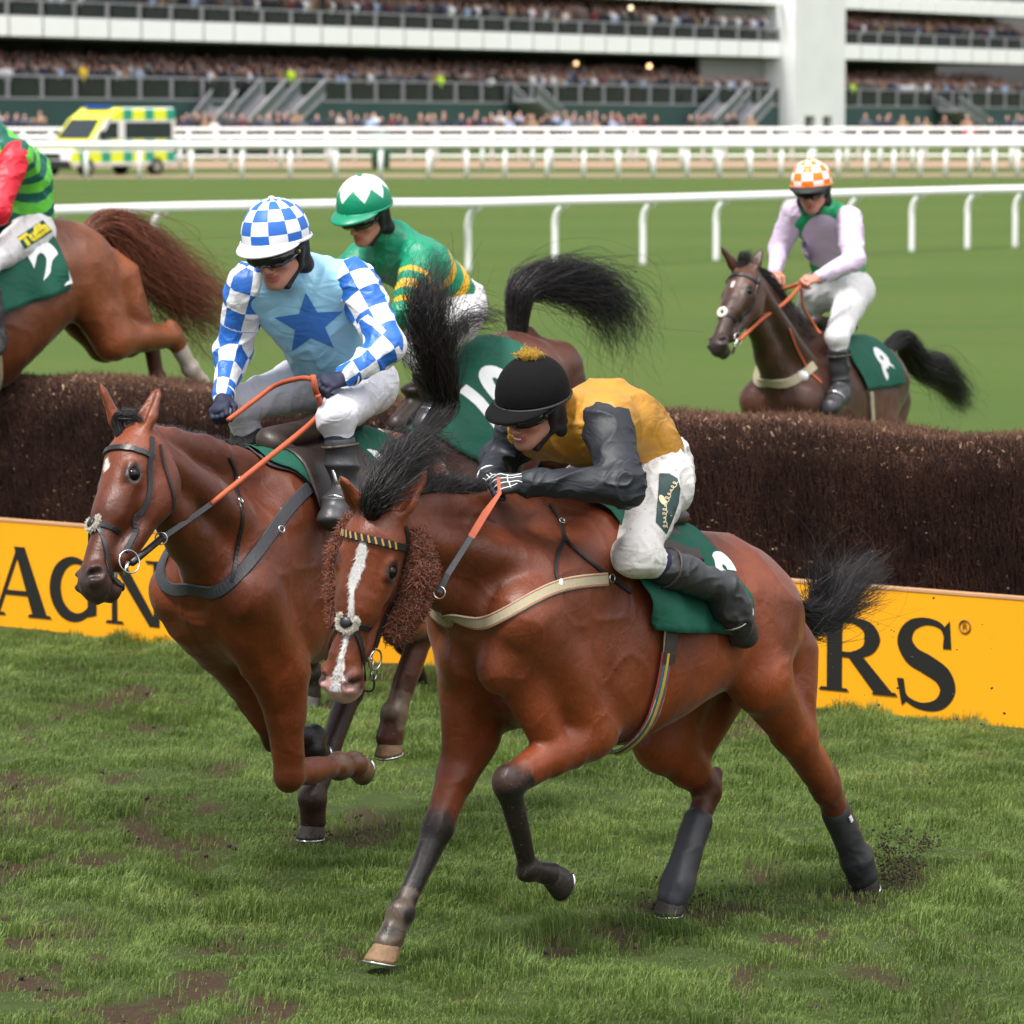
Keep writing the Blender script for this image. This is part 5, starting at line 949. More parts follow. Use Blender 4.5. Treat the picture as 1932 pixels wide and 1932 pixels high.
    m = MB(); m.ribbon([m_[0], m_[1], m_[2]], [ln] * 3, .022, .004); m.build('rein_end', M['leather_grey'], R); m = MB(); m.ribbon([m_[2], p(915, 970, .12), hand, p(940, 900, .10)], [ln] * 4, [.026, .026, .014, .012], .004); m.build('rein', M['rein'], R)
    m = MB(); m.torus(ring, .020, .003, ln + A([.6, 0, 0]), 20, 6); m.build('martingale_ring', M['steel'], R, True)
    # breastgirth, neck strap
    bg_, Qb, Nb = gird(h1, ((1142, 1093), (1100, 1097), (1054, 1106), (1010, 1127), (968, 1152), (927, 1173), (893, 1177), (868, 1160), (857, 1140)), .046, 'web', 'breastgirth', .005); k = len(Qb)
    for sg in (-1, 1): T_ = np.gradient(Qb, axis=0); S_ = [nrm(np.cross(T_[i], Nb[i])) for i in range(k)]; m = MB(); m.ribbon([Qb[i] + S_[i] * sg * .016 + Nb[i] * .0052 for i in range(k)], Nb, .003, .0008); m.build('red_stitching', M['webedge'], bg_)
    m = MB(); c = hitpx(h1, 1056, 1105, .008); n_ = surf(h1, c)[1]; m.ball(c, (.012, .006, .022), 10, 6); m.build('white_label', M['white_plastic'], bg_, True)
    q = [hitpx(h1, *a) for a in ((1036, 952), (1056, 985), (1063, 1020), (1050, 1050), (1047, 1080), (1056, 1108))]; strap(h1, 'neck_strap', [a for a in q if a is not None], .012, 'leather', n=6)
    q = [hitpx(h1, *a) for a in ((1063, 1012), (1080, 1035), (1110, 1060), (1140, 1082), (1165, 1100), (1190, 1118))]; strap(h1, 'martingale_strap', [a for a in q if a is not None], .014, 'leather', n=6)
    m = MB(); c = hitpx(h1, 1150, 1091, .012); m.torus(c, .014, .003, surf(h1, c)[1], 16, 6); c = hitpx(h1, 1058, 985, .010); m.torus(c, .010, .0025, surf(h1, c)[1], 14, 6); m.build('buckle', M['steel'], R, True)
    # saddle, cloth, girth
    sc, G_ = cloth_patch(h1, 'saddle_cloth', M['green_cloth'], lambda f: (-.21 - .10 * abs(f) + .12 * max(0, abs(f) - 1.2), .32 - .13 * abs(f) ** 1.3 / 1.6), (-1.62, 1.62), .014, wob=.022)
    cloth_patch(h1, 'saddle_pad', M['leather_brown'], lambda f: (-.14, .22 - .15 * abs(f)), (-.80, .80), .024, 20, 30, .002)
    S = SDF(); S.ell(can(-.12, 0, 1.49), [.15, .12, .04], k=.05); S.cone(can(.14, 0, 1.56), can(-.1, 0, 1.51), .045, .05, .04); S.cone(can(.12, .08, 1.47), can(-.05, .22, 1.30), .04, .03, .04); V, F = S.mesh(.012, 1); link('saddle', mesh('saddle', V, F, M['leather_brown']), R)
    def girth(h, s, w, off, mat, ph0=.75, name='girth', lean=0):
        P = [drape(h, s + lean * abs(f), f, off) for f in np.linspace(ph0, 2 * math.pi - ph0, 44)]; N_ = [nrm(q - can_(h, s)) for q in P]; m = MB(); m.ribbon(P, N_, w, .006); return m.build(name, M[mat], h['root'])
    def can_(h, s): return h['can'](s, 0, 1.12)
    girth(h1, .135, .050, .020, 'web', lean=-.02); girth(h1, .10, .036, .024, 'web', name='surcingle')
    P = [drape(h1, .125 - .01 * f, f, .028) for f in np.linspace(1.85, 2.9, 14)]
    for i, (w_, c_) in enumerate(((.044, (.30, .03, .04)), (.028, (.03, .12, .16)), (.010, (.45, .30, .03)))): m = MB(); m.ribbon(A(P) + A([nrm(q - can_(h1, 0)) for q in P]) * .004 * i, [nrm(q - can_(h1, 0)) for q in P], w_, .003); m.build('striped_elastic', simple('elastic', c_, .7), R)
    P = [drape(h1, .10, f, .036) for f in np.linspace(1.52, 1.95, 6)]; m = MB(); m.ribbon(P, [nrm(q - can_(h1, 0)) for q in P], .05, .004); m.build('girth_buckle_guard', M['leather_brown'], R)
    V2, F2 = text_flat('9', .30, .018); on_patch(h1, 'number', M['num'], V2, F2, lambda x, y: drape(h1, -.255 - x * .7, .98 - y * .85 / .33, .024), sc)
    # mane, forelock, tail
    rg1 = np.random.default_rng(2); n = 5200; t = rg1.random(n) ** .8; pe = H(.0, 0, -.02); wi = can(.30, 0, 1.50); c0 = wi[None] * (1 - t[:, None]) + pe[None] * t[:, None]; P = np.zeros((n, 8, 3)); base = []
    cr = [surf(h1, wi * (1 - a) + pe * a + A([0, 0, .10]), -.004)[0] for a in np.linspace(0, 1, 24)]; cr = A(cr); base = np.stack([np.interp(t, np.linspace(0, 1, 24), cr[:, i]) for i in range(3)], 1) + rg1.normal(size=(n, 3)) * A([.004, .010, .003])
    tuft = .55 + .9 * vnoise(np.stack([t * 9, t * 0, t * 0], 1), 1, 3); L = (.04 + .095 * sstep(.40, .80, t)) * tuft * rg1.uniform(.5, 1.25, n); fly = A([-.62, -.15, .78]); d0 = fly + rg1.normal(size=(n, 3)) * .22 + np.stack([np.sin(t * 31) * .25, np.sin(t * 23) * .2, 0 * t], 1); d0 /= np.linalg.norm(d0, axis=1)[:, None]
    for j in range(8): q = j / 7; P[:, j] = base + d0 * (L * q)[:, None] + A([-.6, 0, -.55]) * (L * q * q * .45)[:, None]
    V, F = strands(P, np.linspace(1, .3, 8)[None] * .0018); link('mane', mesh('mane', V, F, M['black_hair']), R)
    hairs(h1, 'forelock', M['black_hair'], [H(.015, .0, .0), H(-.04, .0, .02), p(735, 890, 0), p(775, 850, 0), p(825, 855, 0)], 1600, [.030, .055, .070, .070, .06], .0017, 12, .05, lens=(.45, 1.0), seed=2, clump=8)
    hairs(h1, 'tail', M['black_hair'], [h1['dock'] + A([.05, 0, 0]), p(1440, 1085, 0), p(1490, 1150, 0), p(1528, 1172, 0), p(1568, 1145, 0), p(1610, 1105, -.0), p(1655, 1075, 0)], 2400, [.022, .030, .042, .050, .065, .08, .085], .0016, 26, .05, lens=(.6, 1.0), seed=4, clump=7, fly=.05)
    hairs(h1, 'tail_wisps', M['black_hair'], [p(1515, 1178, 0), p(1545, 1150, 0), p(1550, 1090, 0), p(1540, 1020, 0)], 420, [.03, .03, .035, .05], .0013, 14, .06, lens=(.5, 1.0), seed=9)
    for (sti, hock, fet, cor, _), si in ((h1['legs'][2], 1), (h1['legs'][3], -1)):       # tendon boots
        dd = nrm(fet - hock); S = SDF(); S.cone(hock + dd * .13, fet + dd * .01, .056, .058, .02, (A([0, 1., 0]), .92)); S.cone(fet, cor, .060, .055, .02); V, F = S.mesh(.007, 1); V = wrinkle(V, F, .006, 14, None, 3); lb = link('leg_boot', mesh('leg_boot', V, F, M['leather_grey']), R)
        bk = nrm(np.cross(dd, A([0, 1., 0]))); bk = -bk if bk[0] > 0 else bk; m = MB(); c = hock * .35 + fet * .65 + bk * .058
        m.ribbon([c - dd * .07, c + dd * .06], [bk, bk], .03, .006); m.build('boot_strap', M['black'], lb)
        if si > 0: m = MB(); sd_ = nrm(np.cross(dd, bk)); sd_ = sd_ if sd_[1] > 0 else -sd_; c = hock * .6 + fet * .4 + sd_ * .058; m.ribbon([c - dd * .014, c + dd * .014], [sd_, sd_], .016, .003); m.build('white_label', M['white_plastic'], lb)
    # rider
    rJ = J1_(); sat = cloth('gold_satin', (.46, .22, .027), .5, .4, .15, .7, 0).m; slv = cloth('charcoal_satin', (.013, .016, .022), .55, .45, 0, .6, 0).m; vel = simple('black_velvet', (.0035, .0035, .004), .9, .3, 8, .5, 30, .006, spec=.2)
    r1 = rider('jockey', 'jockey in gold silks, dark sleeves and black cap on the foremost horse', F1, rJ, dict(silk=sat, sleeve=slv, breeches=M['breeches_mud'], cap=vel, brim_mat=vel, rim_mat=M['black'], glove='dark_glove', glove_lines=True, pom=simple('gold_thread_pom', (.5, .30, .03), .5), teeth=True, hs=1.05, bulk=1.16, backL=(.1, .75, .65), thumbL=(.3, .0, 1), backR=(.1, -.75, .65), thumbR=(.3, 0, 1), cap_tilt=-.02, res=.0052, wr=.019))
    # dark green panel down the outer thigh with an oval emblem and cream script
    dr = nrm(p(1262, 950, .2) - F1.loc(CAM)); cx_ = nrm(np.cross(dr, A([0, 0, 1.]))); cy_ = np.cross(cx_, dr); K = 1 / 545.; c = p(1258, 950, .2) - r1['pel']; q2 = lambda x, y: ((x - 1258) * K, (950 - y) * K)
    V2, F2_ = poly_flat([q2(*a) for a in ((1244, 893), (1262, 893), (1278, 902), (1284, 922), (1281, 948), (1272, 975), (1258, 1008), (1247, 994), (1238, 984), (1240, 955), (1242, 930))]); pn = decal(r1, r1['TB'], 'green_panel', simple('dark_green_panel', (.010, .040, .036), .5, .2), V2, F2_, c, cx_, cy_, dr, r1['breeches'], .004)
    cr = simple('cream_embroidery', (.70, .58, .36), .6, .1); V2, F2_ = poly_flat([(q2(1250, 943)[0] + .011 * math.cos(t) - .006 * math.sin(t), q2(1250, 943)[1] + .017 * math.sin(t)) for t in np.linspace(0, 2 * math.pi, 20, endpoint=False)], .006); decal(r1, r1['TB'], 'oval_emblem', cr, V2, F2_, c, cx_, cy_, dr, pn, .007)
    P = []; a0, a1 = A(q2(1276, 908)), A(q2(1256, 996)); dn = nrm(a1 - a0); ds_ = A([-dn[1], dn[0]]); L_ = np.linalg.norm(a1 - a0)
    for t in np.linspace(0, 1, 150): P.append(a0 + dn * (L_ * t + .006 * math.sin(t * 75)) + ds_ * (.0055 * math.cos(t * 75) * (1 + .5 * math.sin(t * 21)) - .018 * math.sin(math.pi * t)))
    V_, F_ = stroke([tuple(a) for a in P[::1]], [.0026, .0026], 1); decal(r1, r1['TB'], 'script', cr, [tuple(a) for a in V_], F_, c, cx_, cy_, dr, pn, .007)
# ---- second horse
F2 = Frame(60, (0, 0)); rh = ground(592, 1582); F2.o = rh + .12 * F2.l + .29 * F2.h; F2.o[2] = 0
if 'H2' in ONLY:
    p = F2.px; hf = F2.dl(nrm(A([-.80, -.60, 0.])))
    sp2 = dict(res=.009, pec=0, legk=1.22, pitch=-11, shift=(-.06, .09), headk=1.10, coat=A(BAY) * .92, poll=p(234, 806, .0), muz=p(134, 1110, .02), yaw=math.atan2(hf[1], hf[0]),
        LF=[p(533, 1262, .16), p(546, 1462, .16), p(640, 1446, .13), p(668, 1442, .12), dict(toe=(-.3, 0, -1), up=(1, 0, .1), mud=.7, light=True)],
        RF=[p(452, 1250, -.150), p(520, 1388, -.14), p(528, 1422, -.13) + A([-.25, 0, .03]), p(510, 1422, -.12) + A([-.30, 0, -.02]), dict(toe=(-.3, 0, -1), up=(1, 0, .2))],
        LH=[p(690, 1130, .24), p(797, 1188, .17), p(744, 1345, .13), p(736, 1392, .12), dict(toe=(.7, 0, -.7), up=(.2, 0, 1), light=True, mud=.9)],
        RH=[A([-.50, -.2, .98]), A([-.62, -.15, .56]), p(588, 1508, -.12), p(591, 1552, -.12), dict(toe=(1, 0, -.1), up=(0, 0, 1))],
        earL=p(301, 728, .09), earR=p(186, 717, -.08), blaze=[[(.125, -.008, .006), (.145, -.004, .018), (.160, .0, .016), (.175, -.004, .004)]], bow=A([0, 0, .0]), points=(.25, 1, .7, .9), muzzledark=.85)
    h2 = horse('horse', 'bay racehorse with small white star under the blue-checked jockey', F2, sp2)
    H = h2['H']; can = h2['can']; R = h2['root']; h_ = h2
    strap(h_, 'browband', [H(.095, .13 * math.sin(t), -.07 + .13 * math.cos(t)) for t in np.linspace(-1.7, 1.7, 11)], .022, 'leather')
    ring_strap(h_, 'noseband', .365, -.06, .018, 'leather', 0, arc=(-.35, math.pi + .35)); nbp = [H(.365, .02, 0), H(.42, .06, -.03), H(.50, .065, -.09), H(.52, .045, -.13), H(.52, 0, -.155)]; strap(h_, 'grakle_strap', nbp, .016, 'leather'); strap(h_, 'grakle_strap', [q - 2 * h_['lf'] * ((q - h_['poll']) @ h_['lf']) for q in nbp], .016, 'leather')
    strap(h_, 'cheek_strap', [H(.03, .075, -.06), H(.12, .105, -.075), H(.22, .10, -.105), H(.33, .085, -.10), H(.42, .07, -.10)], .020, 'leather'); strap(h_, 'throat_lash', [H(.04, .08, -.09), H(.12, .10, -.14), H(.19, .08, -.19), H(.24, .05, -.22), H(.25, 0, -.23)], .012, 'leather')
    nose, nn = surf(h_, H(.365, .0, .02)); pts = []; nrs = []
    for t in np.linspace(-2.2, 2.2, 50): c = nose + h_['u'] * math.cos(t + math.pi * 0) * .026 + h_['lf'] * math.sin(t) * .033; q, n_ = surf(h_, c, .004); pts += [q]; nrs += [nrm(n_ + .6 * nrm(c - nose))]
    V, F = fluff('f', None, A(pts), A(nrs), 3200, .010, .0016, None, .004); pad = link('noseband_pad', mesh('noseband_pad', V, F, M['fleece']), R); m = MB(); m.ball(nose + nn * .008, (.020, .020, .009), 14, 8, np.vstack([h_['u'], h_['lf'], nn])); m.build('leather_disc', M['leather'], pad, True)
    m = MB()
    for g_ in (-1, 1): m = MB(); m.torus(H(.455, g_ * .070, -.12), .042, .0035, h_['lf'], 26, 6); m.tube([H(.455, g_ * .066, -.12), H(.50, g_ * .060, -.12)], .008, 6); m.build('bit_ring', M['steel'], R, True)
    ring = p(304, 1016, .12); b0 = H(.455, .07, -.13); ln = nrm(F2.loc(CAM) - ring); m = MB(); m.tube([b0, ring], .013, 8); m.build('rein_stop', M['leather'], R, True); m = MB(); m.torus(ring, .022, .003, ln, 20, 6); m.build('martingale_ring', M['steel'], R, True)
    m = MB(); m.ribbon(catmull([ring, p(350, 985, .14), p(399, 950, .16)], 4), [ln] * 9, .022, .005); m.build('rein_end', M['leather_grey'], R)
    m = MB(); m.tube(catmull([p(398, 951, .16), p(490, 877, .2), p(585, 800, .2), p(604, 772, .24), p(600, 745, .27)], 6), .011, 8); m.tube(catmull([p(590, 715, .26), p(566, 714, .16), p(520, 727, .0), p(478, 757, -.05), p(430, 793, -.08)], 6), .010, 8); m.tube([p(598, 745, .26), p(594, 730, .26), p(590, 708, .26)], .012, 8); m.build('rein', M['rein'], R, True)
    # breastplate
    bp, Qb, Nb = gird(h_, ((600, 905), (565, 935), (520, 990), (480, 1050), (440, 1100), (400, 1122), (360, 1122), (325, 1100)), .050, 'leather_grey', 'breastplate', .006)
    q = [hitpx(h_, *a) for a in ((430, 862), (445, 905), (452, 950), (454, 1000), (445, 1060), (438, 1098))]; strap(h_, 'neck_strap', [a for a in q if a is not None], .016, 'leather', n=6)
    m = MB()
    for a in ((533, 966), (528, 1000), (449, 905), (450, 947)): c = hitpx(h_, a[0], a[1], .012); m.torus(c, .013, .003, surf(h_, c)[1], 14, 6)
    m.build('buckle', M['steel'], bp, True)
    sc, G_ = cloth_patch(h_, 'saddle_cloth', M['green_cloth'], lambda f: (-.44, .33 - .22 * abs(f) ** 1.3 / 1.5), (-1.45, 1.45), .014, wob=.018); cloth_patch(h_, 'saddle_pad', M['leather_grey'], lambda f: (-.25, .36 - .2 * abs(f)), (-1.2, 1.2), .008, 20, 30, .002)
    cloth_patch(h_, 'saddle_flap', M['leather_brown'], lambda f: (-.16 - .08 * math.cos(f * 1.3), .16 + .10 * math.sin(abs(f) * 2.0)), (-1.15, 1.15), .030, 20, 34, .004)
    S = SDF(); S.ell(can(-.28, 0, 1.53), [.16, .12, .05], k=.05); S.cone(can(.18, 0, 1.58), can(-.1, 0, 1.54), .05, .05, .04); S.cone(can(.20, .04, 1.57), can(.10, .15, 1.45), .04, .03, .04); V, F = S.mesh(.012, 1); link('saddle', mesh('saddle', V, F, M['leather_brown']), R)
    girth(h_, -.03, .045, .022, 'web')
    V2, F2_ = text_flat('17', .34, .02); on_patch(h_, 'number', M['num'], V2, F2_, lambda x, y: drape(h_, -.34 - x * .62, .66 - y * .85 / .33, .024), sc)
    n = 1500; rg1 = np.random.default_rng(5); t = rg1.random(n); pe = H(.0, 0, -.02); wi = can(.32, 0, 1.50); cr = A([surf(h_, wi * (1 - a) + pe * a + A([0, 0, .10]), -.004)[0] for a in np.linspace(0, 1, 24)]); base = np.stack([np.interp(t, np.linspace(0, 1, 24), cr[:, i]) for i in range(3)], 1) + rg1.normal(size=(n, 3)) * A([.004, .007, .002]); P = np.zeros((n, 7, 3)); L = (.035 + .05 * sstep(.45, .0, t)) * rg1.uniform(.5, 1.3, n); d0 = A([-.6, -.5, .45]) + rg1.normal(size=(n, 3)) * .2
    for j in range(7): q = j / 6; P[:, j] = base + d0 * (L * q)[:, None] + A([-.3, -.3, -.7]) * (L * q * q * .7)[:, None]
    V, F = strands(P, np.linspace(1, .3, 7)[None] * .0018); link('mane', mesh('mane', V, F, M['black_hair']), R); hairs(h_, 'forelock', M['black_hair'], [H(.03, .0, .005), H(-.02, .0, .03), H(-.035, .03, .0), H(-.02, .05, -.04)], 350, [.02, .025, .025, .02], .0015, 8, .01, seed=2)
    hairs(h_, 'tail', M['black_hair'], [h_['dock'] + A([.04, 0, -.02]), p(838, 770, 0), p(828, 700, 0), p(812, 620, 0), p(806, 560, 0), p(822, 505, 0)], 2600, [.03, .045, .062, .072, .070, .05], .0017, 24, .07, lens=(.5, 1.0), seed=4, clump=11)
    hairs(h_, 'tail_wisps', M['black_hair'], [p(830, 740, 0), p(842, 660, 0), p(875, 610, 0), p(930, 600, 0), p(965, 625, 0)], 260, [.04, .05, .04, .05, .04], .0014, 18, .05, lens=(.4, 1.0), seed=12)
    J = dict(head=p(524, 474, .02), neck=p(585, 528, 0), shL=p(668, 532, .19), elL=p(733, 652, .38), wrL=p(652, 712, .30), haL=p(606, 728, .26), pelvis=p(645, 700, 0), chest=p(590, 600, 0), hipL=p(690, 722, .12), knL=p(636, 788, .30), anL=p(652, 935, .33), toL=p(628, 975, .34))
    J['shR'] = p(468, 540, -.17); J['elR'] = p(440, 660, -.27); J['wrR'] = p(421, 752, -.17); J['haR'] = p(408, 790, -.12); J['hipR'] = mir(J['hipL']); J['knR'] = p(452, 762, -.30); J['anR'] = J['knR'] + A([-.15, .0, -.38]); J['toR'] = J['anR'] + A([.12, 0, -.04]); J['face'] = F2.dl(nrm(A([-.32, -.82, -.36]))); J['up'] = F2.dl(nrm(A([-.20, -.40, 1.])))
    lb_ = cloth('pale_blue_satin', (.29, .58, .78), .4, .5, .05, .8, .1).m; blue, wht = (.025, .14, .52), (.74, .75, .78)
    r2 = rider('jockey', 'jockey in pale blue silks with dark blue star and chequered sleeves', F2, J, dict(silk=lb_, sleeve=checks('blue_white_checked_satin', blue, wht, 'sleeve', rough=.42, bump=.7), breeches=cloth('pale_breeches', (.60, .60, .66), .5, .4, .15, .6).m, cap=checks('blue_white_checked_cap', blue, wht, 'cap', rough=.5, bump=.1, dirt=.3), brim_mat=simple('white_brim', wht, .5, .05), rim_mat=simple('white_rim', wht, .5, .05), glove='navy_glove', hs=1.12, backL=(.4, .5, .8), thumbL=(.6, -.9, .3), backR=(.5, -.2, .9), thumbR=(-.2, .9, .5), goggle_stud=simple('brass_stud', (.35, .25, .05), .3, metal=1), cap_tilt=.10, bulk=1.03, res=.006, wr=.02))
    # the star on the chest
    pelw = r2['pel']; cs = p(584, 612, .05) - pelw; dr = nrm((p(584, 612, .05) - F2.loc(CAM))); cx_ = nrm(np.cross(dr, A([0, 0, 1.]))); cy_ = np.cross(cx_, dr); PT = []
    for k in range(10): a = math.pi / 2 + k * math.pi / 5 + .10; rr_ = .125 if k % 2 == 0 else .054; PT.append((math.cos(a) * rr_ * 1.12, math.sin(a) * rr_ * .98))
    V2, F2_ = poly_flat(PT); decal(r2, r2['T'], 'star', cloth('blue_star_satin', (.035, .16, .50), .4, .5, 0, .5).m, V2, F2_, cs, cx_, cy_, dr, r2['silk'], .004)
    m = MB(); c = (p(640, 965, .33)); m.torus(c, .06, .006, (.8, 0, .3), 22, 6); m.tube([p(628, 880, .31), c + A([0, 0, .06])], .009, 6); m.build('stirrup', M['steel'], R, True)
# ---- third horse, number 10, landing
F3 = Frame(48, (0, 0)); ff = ground(590, 1328); F3.o = ff.copy(); F3.o[2] = 0
if 'H3' in ONLY:
    p = F3.px; dockp = p(985, 598, 0); pt = math.radians(-42); Rm = A([[math.cos(pt), -math.sin(pt)], [math.sin(pt), math.cos(pt)]]); oo = A([dockp[0], dockp[2]]) - Rm @ A([-.84, 1.33 - 1.1]); sh = oo - A([0, 1.1]); c3 = lambda s, l, z: A([*(Rm @ A([s, z - 1.1]) + oo), 0])[[0, 2, 1]] + A([0, l, 0])
    sp3 = dict(res=.011, pitch=-42, shift=tuple(sh), coat=(.075, .024, .013), poll=c3(1.0, 0, 1.75) + A([0, 0, .12]), muz=c3(1.25, 0, 1.25) + A([.0, -.05, .0]), yaw=-.1,
        LF=[c3(.40, .16, .84), p(572, 1180, .14), p(592, 1270, .12), p(588, 1312, .11), dict(toe=(1, 0, -.2), up=(-.1, 0, 1))], RF=[c3(.42, -.16, .84), c3(.78, -.14, .62), c3(.85, -.12, .34), c3(.88, -.12, .28), dict(toe=(.3, 0, -1), up=(1, 0, .3))],
        LH=[c3(-.42, .22, .84), c3(-.80, .16, .62), c3(-.52, .14, .38), c3(-.44, .13, .32), dict(toe=(-.3, 0, -1), up=(1, 0, .4))], RH=[c3(-.40, -.22, .82), c3(-.76, -.16, .58), c3(-.48, -.14, .34), c3(-.40, -.13, .28), dict(toe=(-.3, 0, -1), up=(1, 0, .4))],
        earL=c3(.98, .09, 1.75) + A([0, 0, .30]), earR=c3(.98, -.09, 1.75) + A([0, 0, .30]))
    h3 = horse('horse', 'dark brown racehorse landing nose-down with raised black tail and number 10 cloth', F3, sp3); h_ = h3; can = h3['can']
    sc, _ = cloth_patch(h_, 'saddle_cloth', M['green_cloth'], lambda f: (-.60, .20 - .1 * abs(f)), (-1.35, 1.35), .014, wob=.005); V2, F2_ = text_flat('10', .42, .022); on_patch(h_, 'number', M['num'], V2, F2_, lambda x, y: drape(h_, -.24 - x * .70 - y * .2, .80 - y * .85 / .33 + x * .4, .024), sc)
    S = SDF(); S.ell(can(-.12, 0, 1.53), [.2, .12, .05], k=.05); S.cone(can(.18, 0, 1.58), can(-.1, 0, 1.54), .05, .05, .04); V, F = S.mesh(.014, 1); link('saddle', mesh('saddle', V, F, M['leather_brown']), h3['root']); girth(h_, -.03, .045, .022, 'web', 1.45)
    hairs(h_, 'tail', M['black_hair'], [h_['dock'] + A([.03, 0, -.01]), p(980, 556, 0), p(1012, 532, 0), p(1068, 530, 0), p(1125, 548, 0), p(1165, 590, 0), p(1175, 650, 0)], 3000, [.05, .075, .085, .11, .13, .14, .12], .0019, 28, .09, lens=(.40, 1.0), seed=7, clump=14)
    hairs(h_, 'mane', M['black_hair'], [can(.3, 0, 1.5), (can(.3, 0, 1.5) + h_['poll']) / 2 + A([0, 0, .1]), h_['poll']], 300, [.05, .06, .04], .002, 10, .04)
    J = dict(head=p(690, 408, 0), neck=p(742, 452, 0), shL=p(792, 490, .19), elL=p(762, 592, .33), wrL=p(700, 640, .2), haL=p(675, 660, .15), pelvis=p(862, 575, 0), hipL=p(862, 600, .12), knL=p(790, 672, .30), anL=p(830, 770, .32), toL=p(800, 800, .32))
    for a in ('sh', 'el', 'wr', 'ha', 'hip', 'kn', 'an', 'to'): J[a + 'R'] = mir(J[a + 'L'])
    J['face'] = F3.dl(nrm(A([-.52, -.72, -.42]))); J['up'] = F3.dl(nrm(A([-.2, -.35, 1.])))
    g = cloth('green_yellow_hooped_silk', (.0, .23, .12), .45, .45, 0, .6); x, y, z = g.sep(g.attr('pat').outputs['Vector']); s_ = g.math('ADD', y, g.math('MULTIPLY', g.math('ABSOLUTE', x), .5)); b_ = g.math('MULTIPLY', g.math('GREATER_THAN', g.math('SINE', g.math('MULTIPLY', s_, 50)), .1), g.math('LESS_THAN', s_, .22)); g.set(color=g.mix(b_, (.003, .24, .125), (.75, .42, .015))); sm = g.m
    g = cloth('green_yellow_ringed_sleeve', (.0, .23, .12), .45, .45, 0, .6); x, y, z = g.sep(g.attr('arm').outputs['Vector']); b_ = g.math('GREATER_THAN', g.math('SINE', g.math('MULTIPLY', x, 58)), .1); b_ = g.math('MULTIPLY', b_, g.math('GREATER_THAN', x, .13)); g.set(color=g.mix(b_, (.003, .24, .125), (.75, .42, .015))); sl = g.m
    g = cloth('green_cap_white_star', (.0, .23, .12), .4, .4, 0, .2); x, y, z = g.sep(g.coord()); ang = g.math('ARCTAN2', y, x); el = g.math('ARCTAN2', z, g.math('SQRT', g.math('ADD', g.math('MULTIPLY', x, x), g.math('MULTIPLY', y, y)))); tri = g.math('PINGPONG', g.math('ADD', ang, .15), .42); g.set(color=g.mix(g.math('GREATER_THAN', el, g.math('ADD', .28, g.math('MULTIPLY', tri, 1.15))), (.003, .24, .125), (.8, .8, .8))); cp = g.m; gm = simple('green_brim', (.003, .22, .115), .35, .1)
    g = cloth('breeches_black_panel', (.7, .7, .7), .6, .3, .3); bm_ = g.m
    r3 = rider('jockey', 'jockey in emerald silks with yellow hoops and green cap topped with white', F3, J, dict(silk=sm, sleeve=sl, breeches=M['breeches'], cap=cp, brim_mat=gm, rim_mat=gm, glove='dark_glove', hs=1.12, backL=(.3, .6, .7), thumbL=(.3, -.8, .5), backR=(.3, -.6, .7), thumbR=(.3, .8, .5), cap_tilt=.05, res=.007, bulk=1.08, wr=.014))
    q = r3['J']; ax_ = nrm(q['knL'] - q['hipL']); c = q['hipL'] * .55 + q['knL'] * .45 + A([0, .1, 0]); dr = A([0, -1., 0]); ay_ = nrm(np.cross(dr, ax_)); V2, F2_ = poly_flat([(-.16, -.035), (.15, -.035), (.15, .035), (-.16, .035)]); pn = decal(r3, r3['TB'], 'black_panel', M['black'], V2, F2_, c, ax_, -ay_, dr, r3['breeches'], .003)
    V2, F2_ = text_flat('ANZAY', .058, .004, .02); decal(r3, r3['TB'], 'panel_lettering', M['num'], V2, F2_, c, ax_, -ay_, dr, pn, .005)
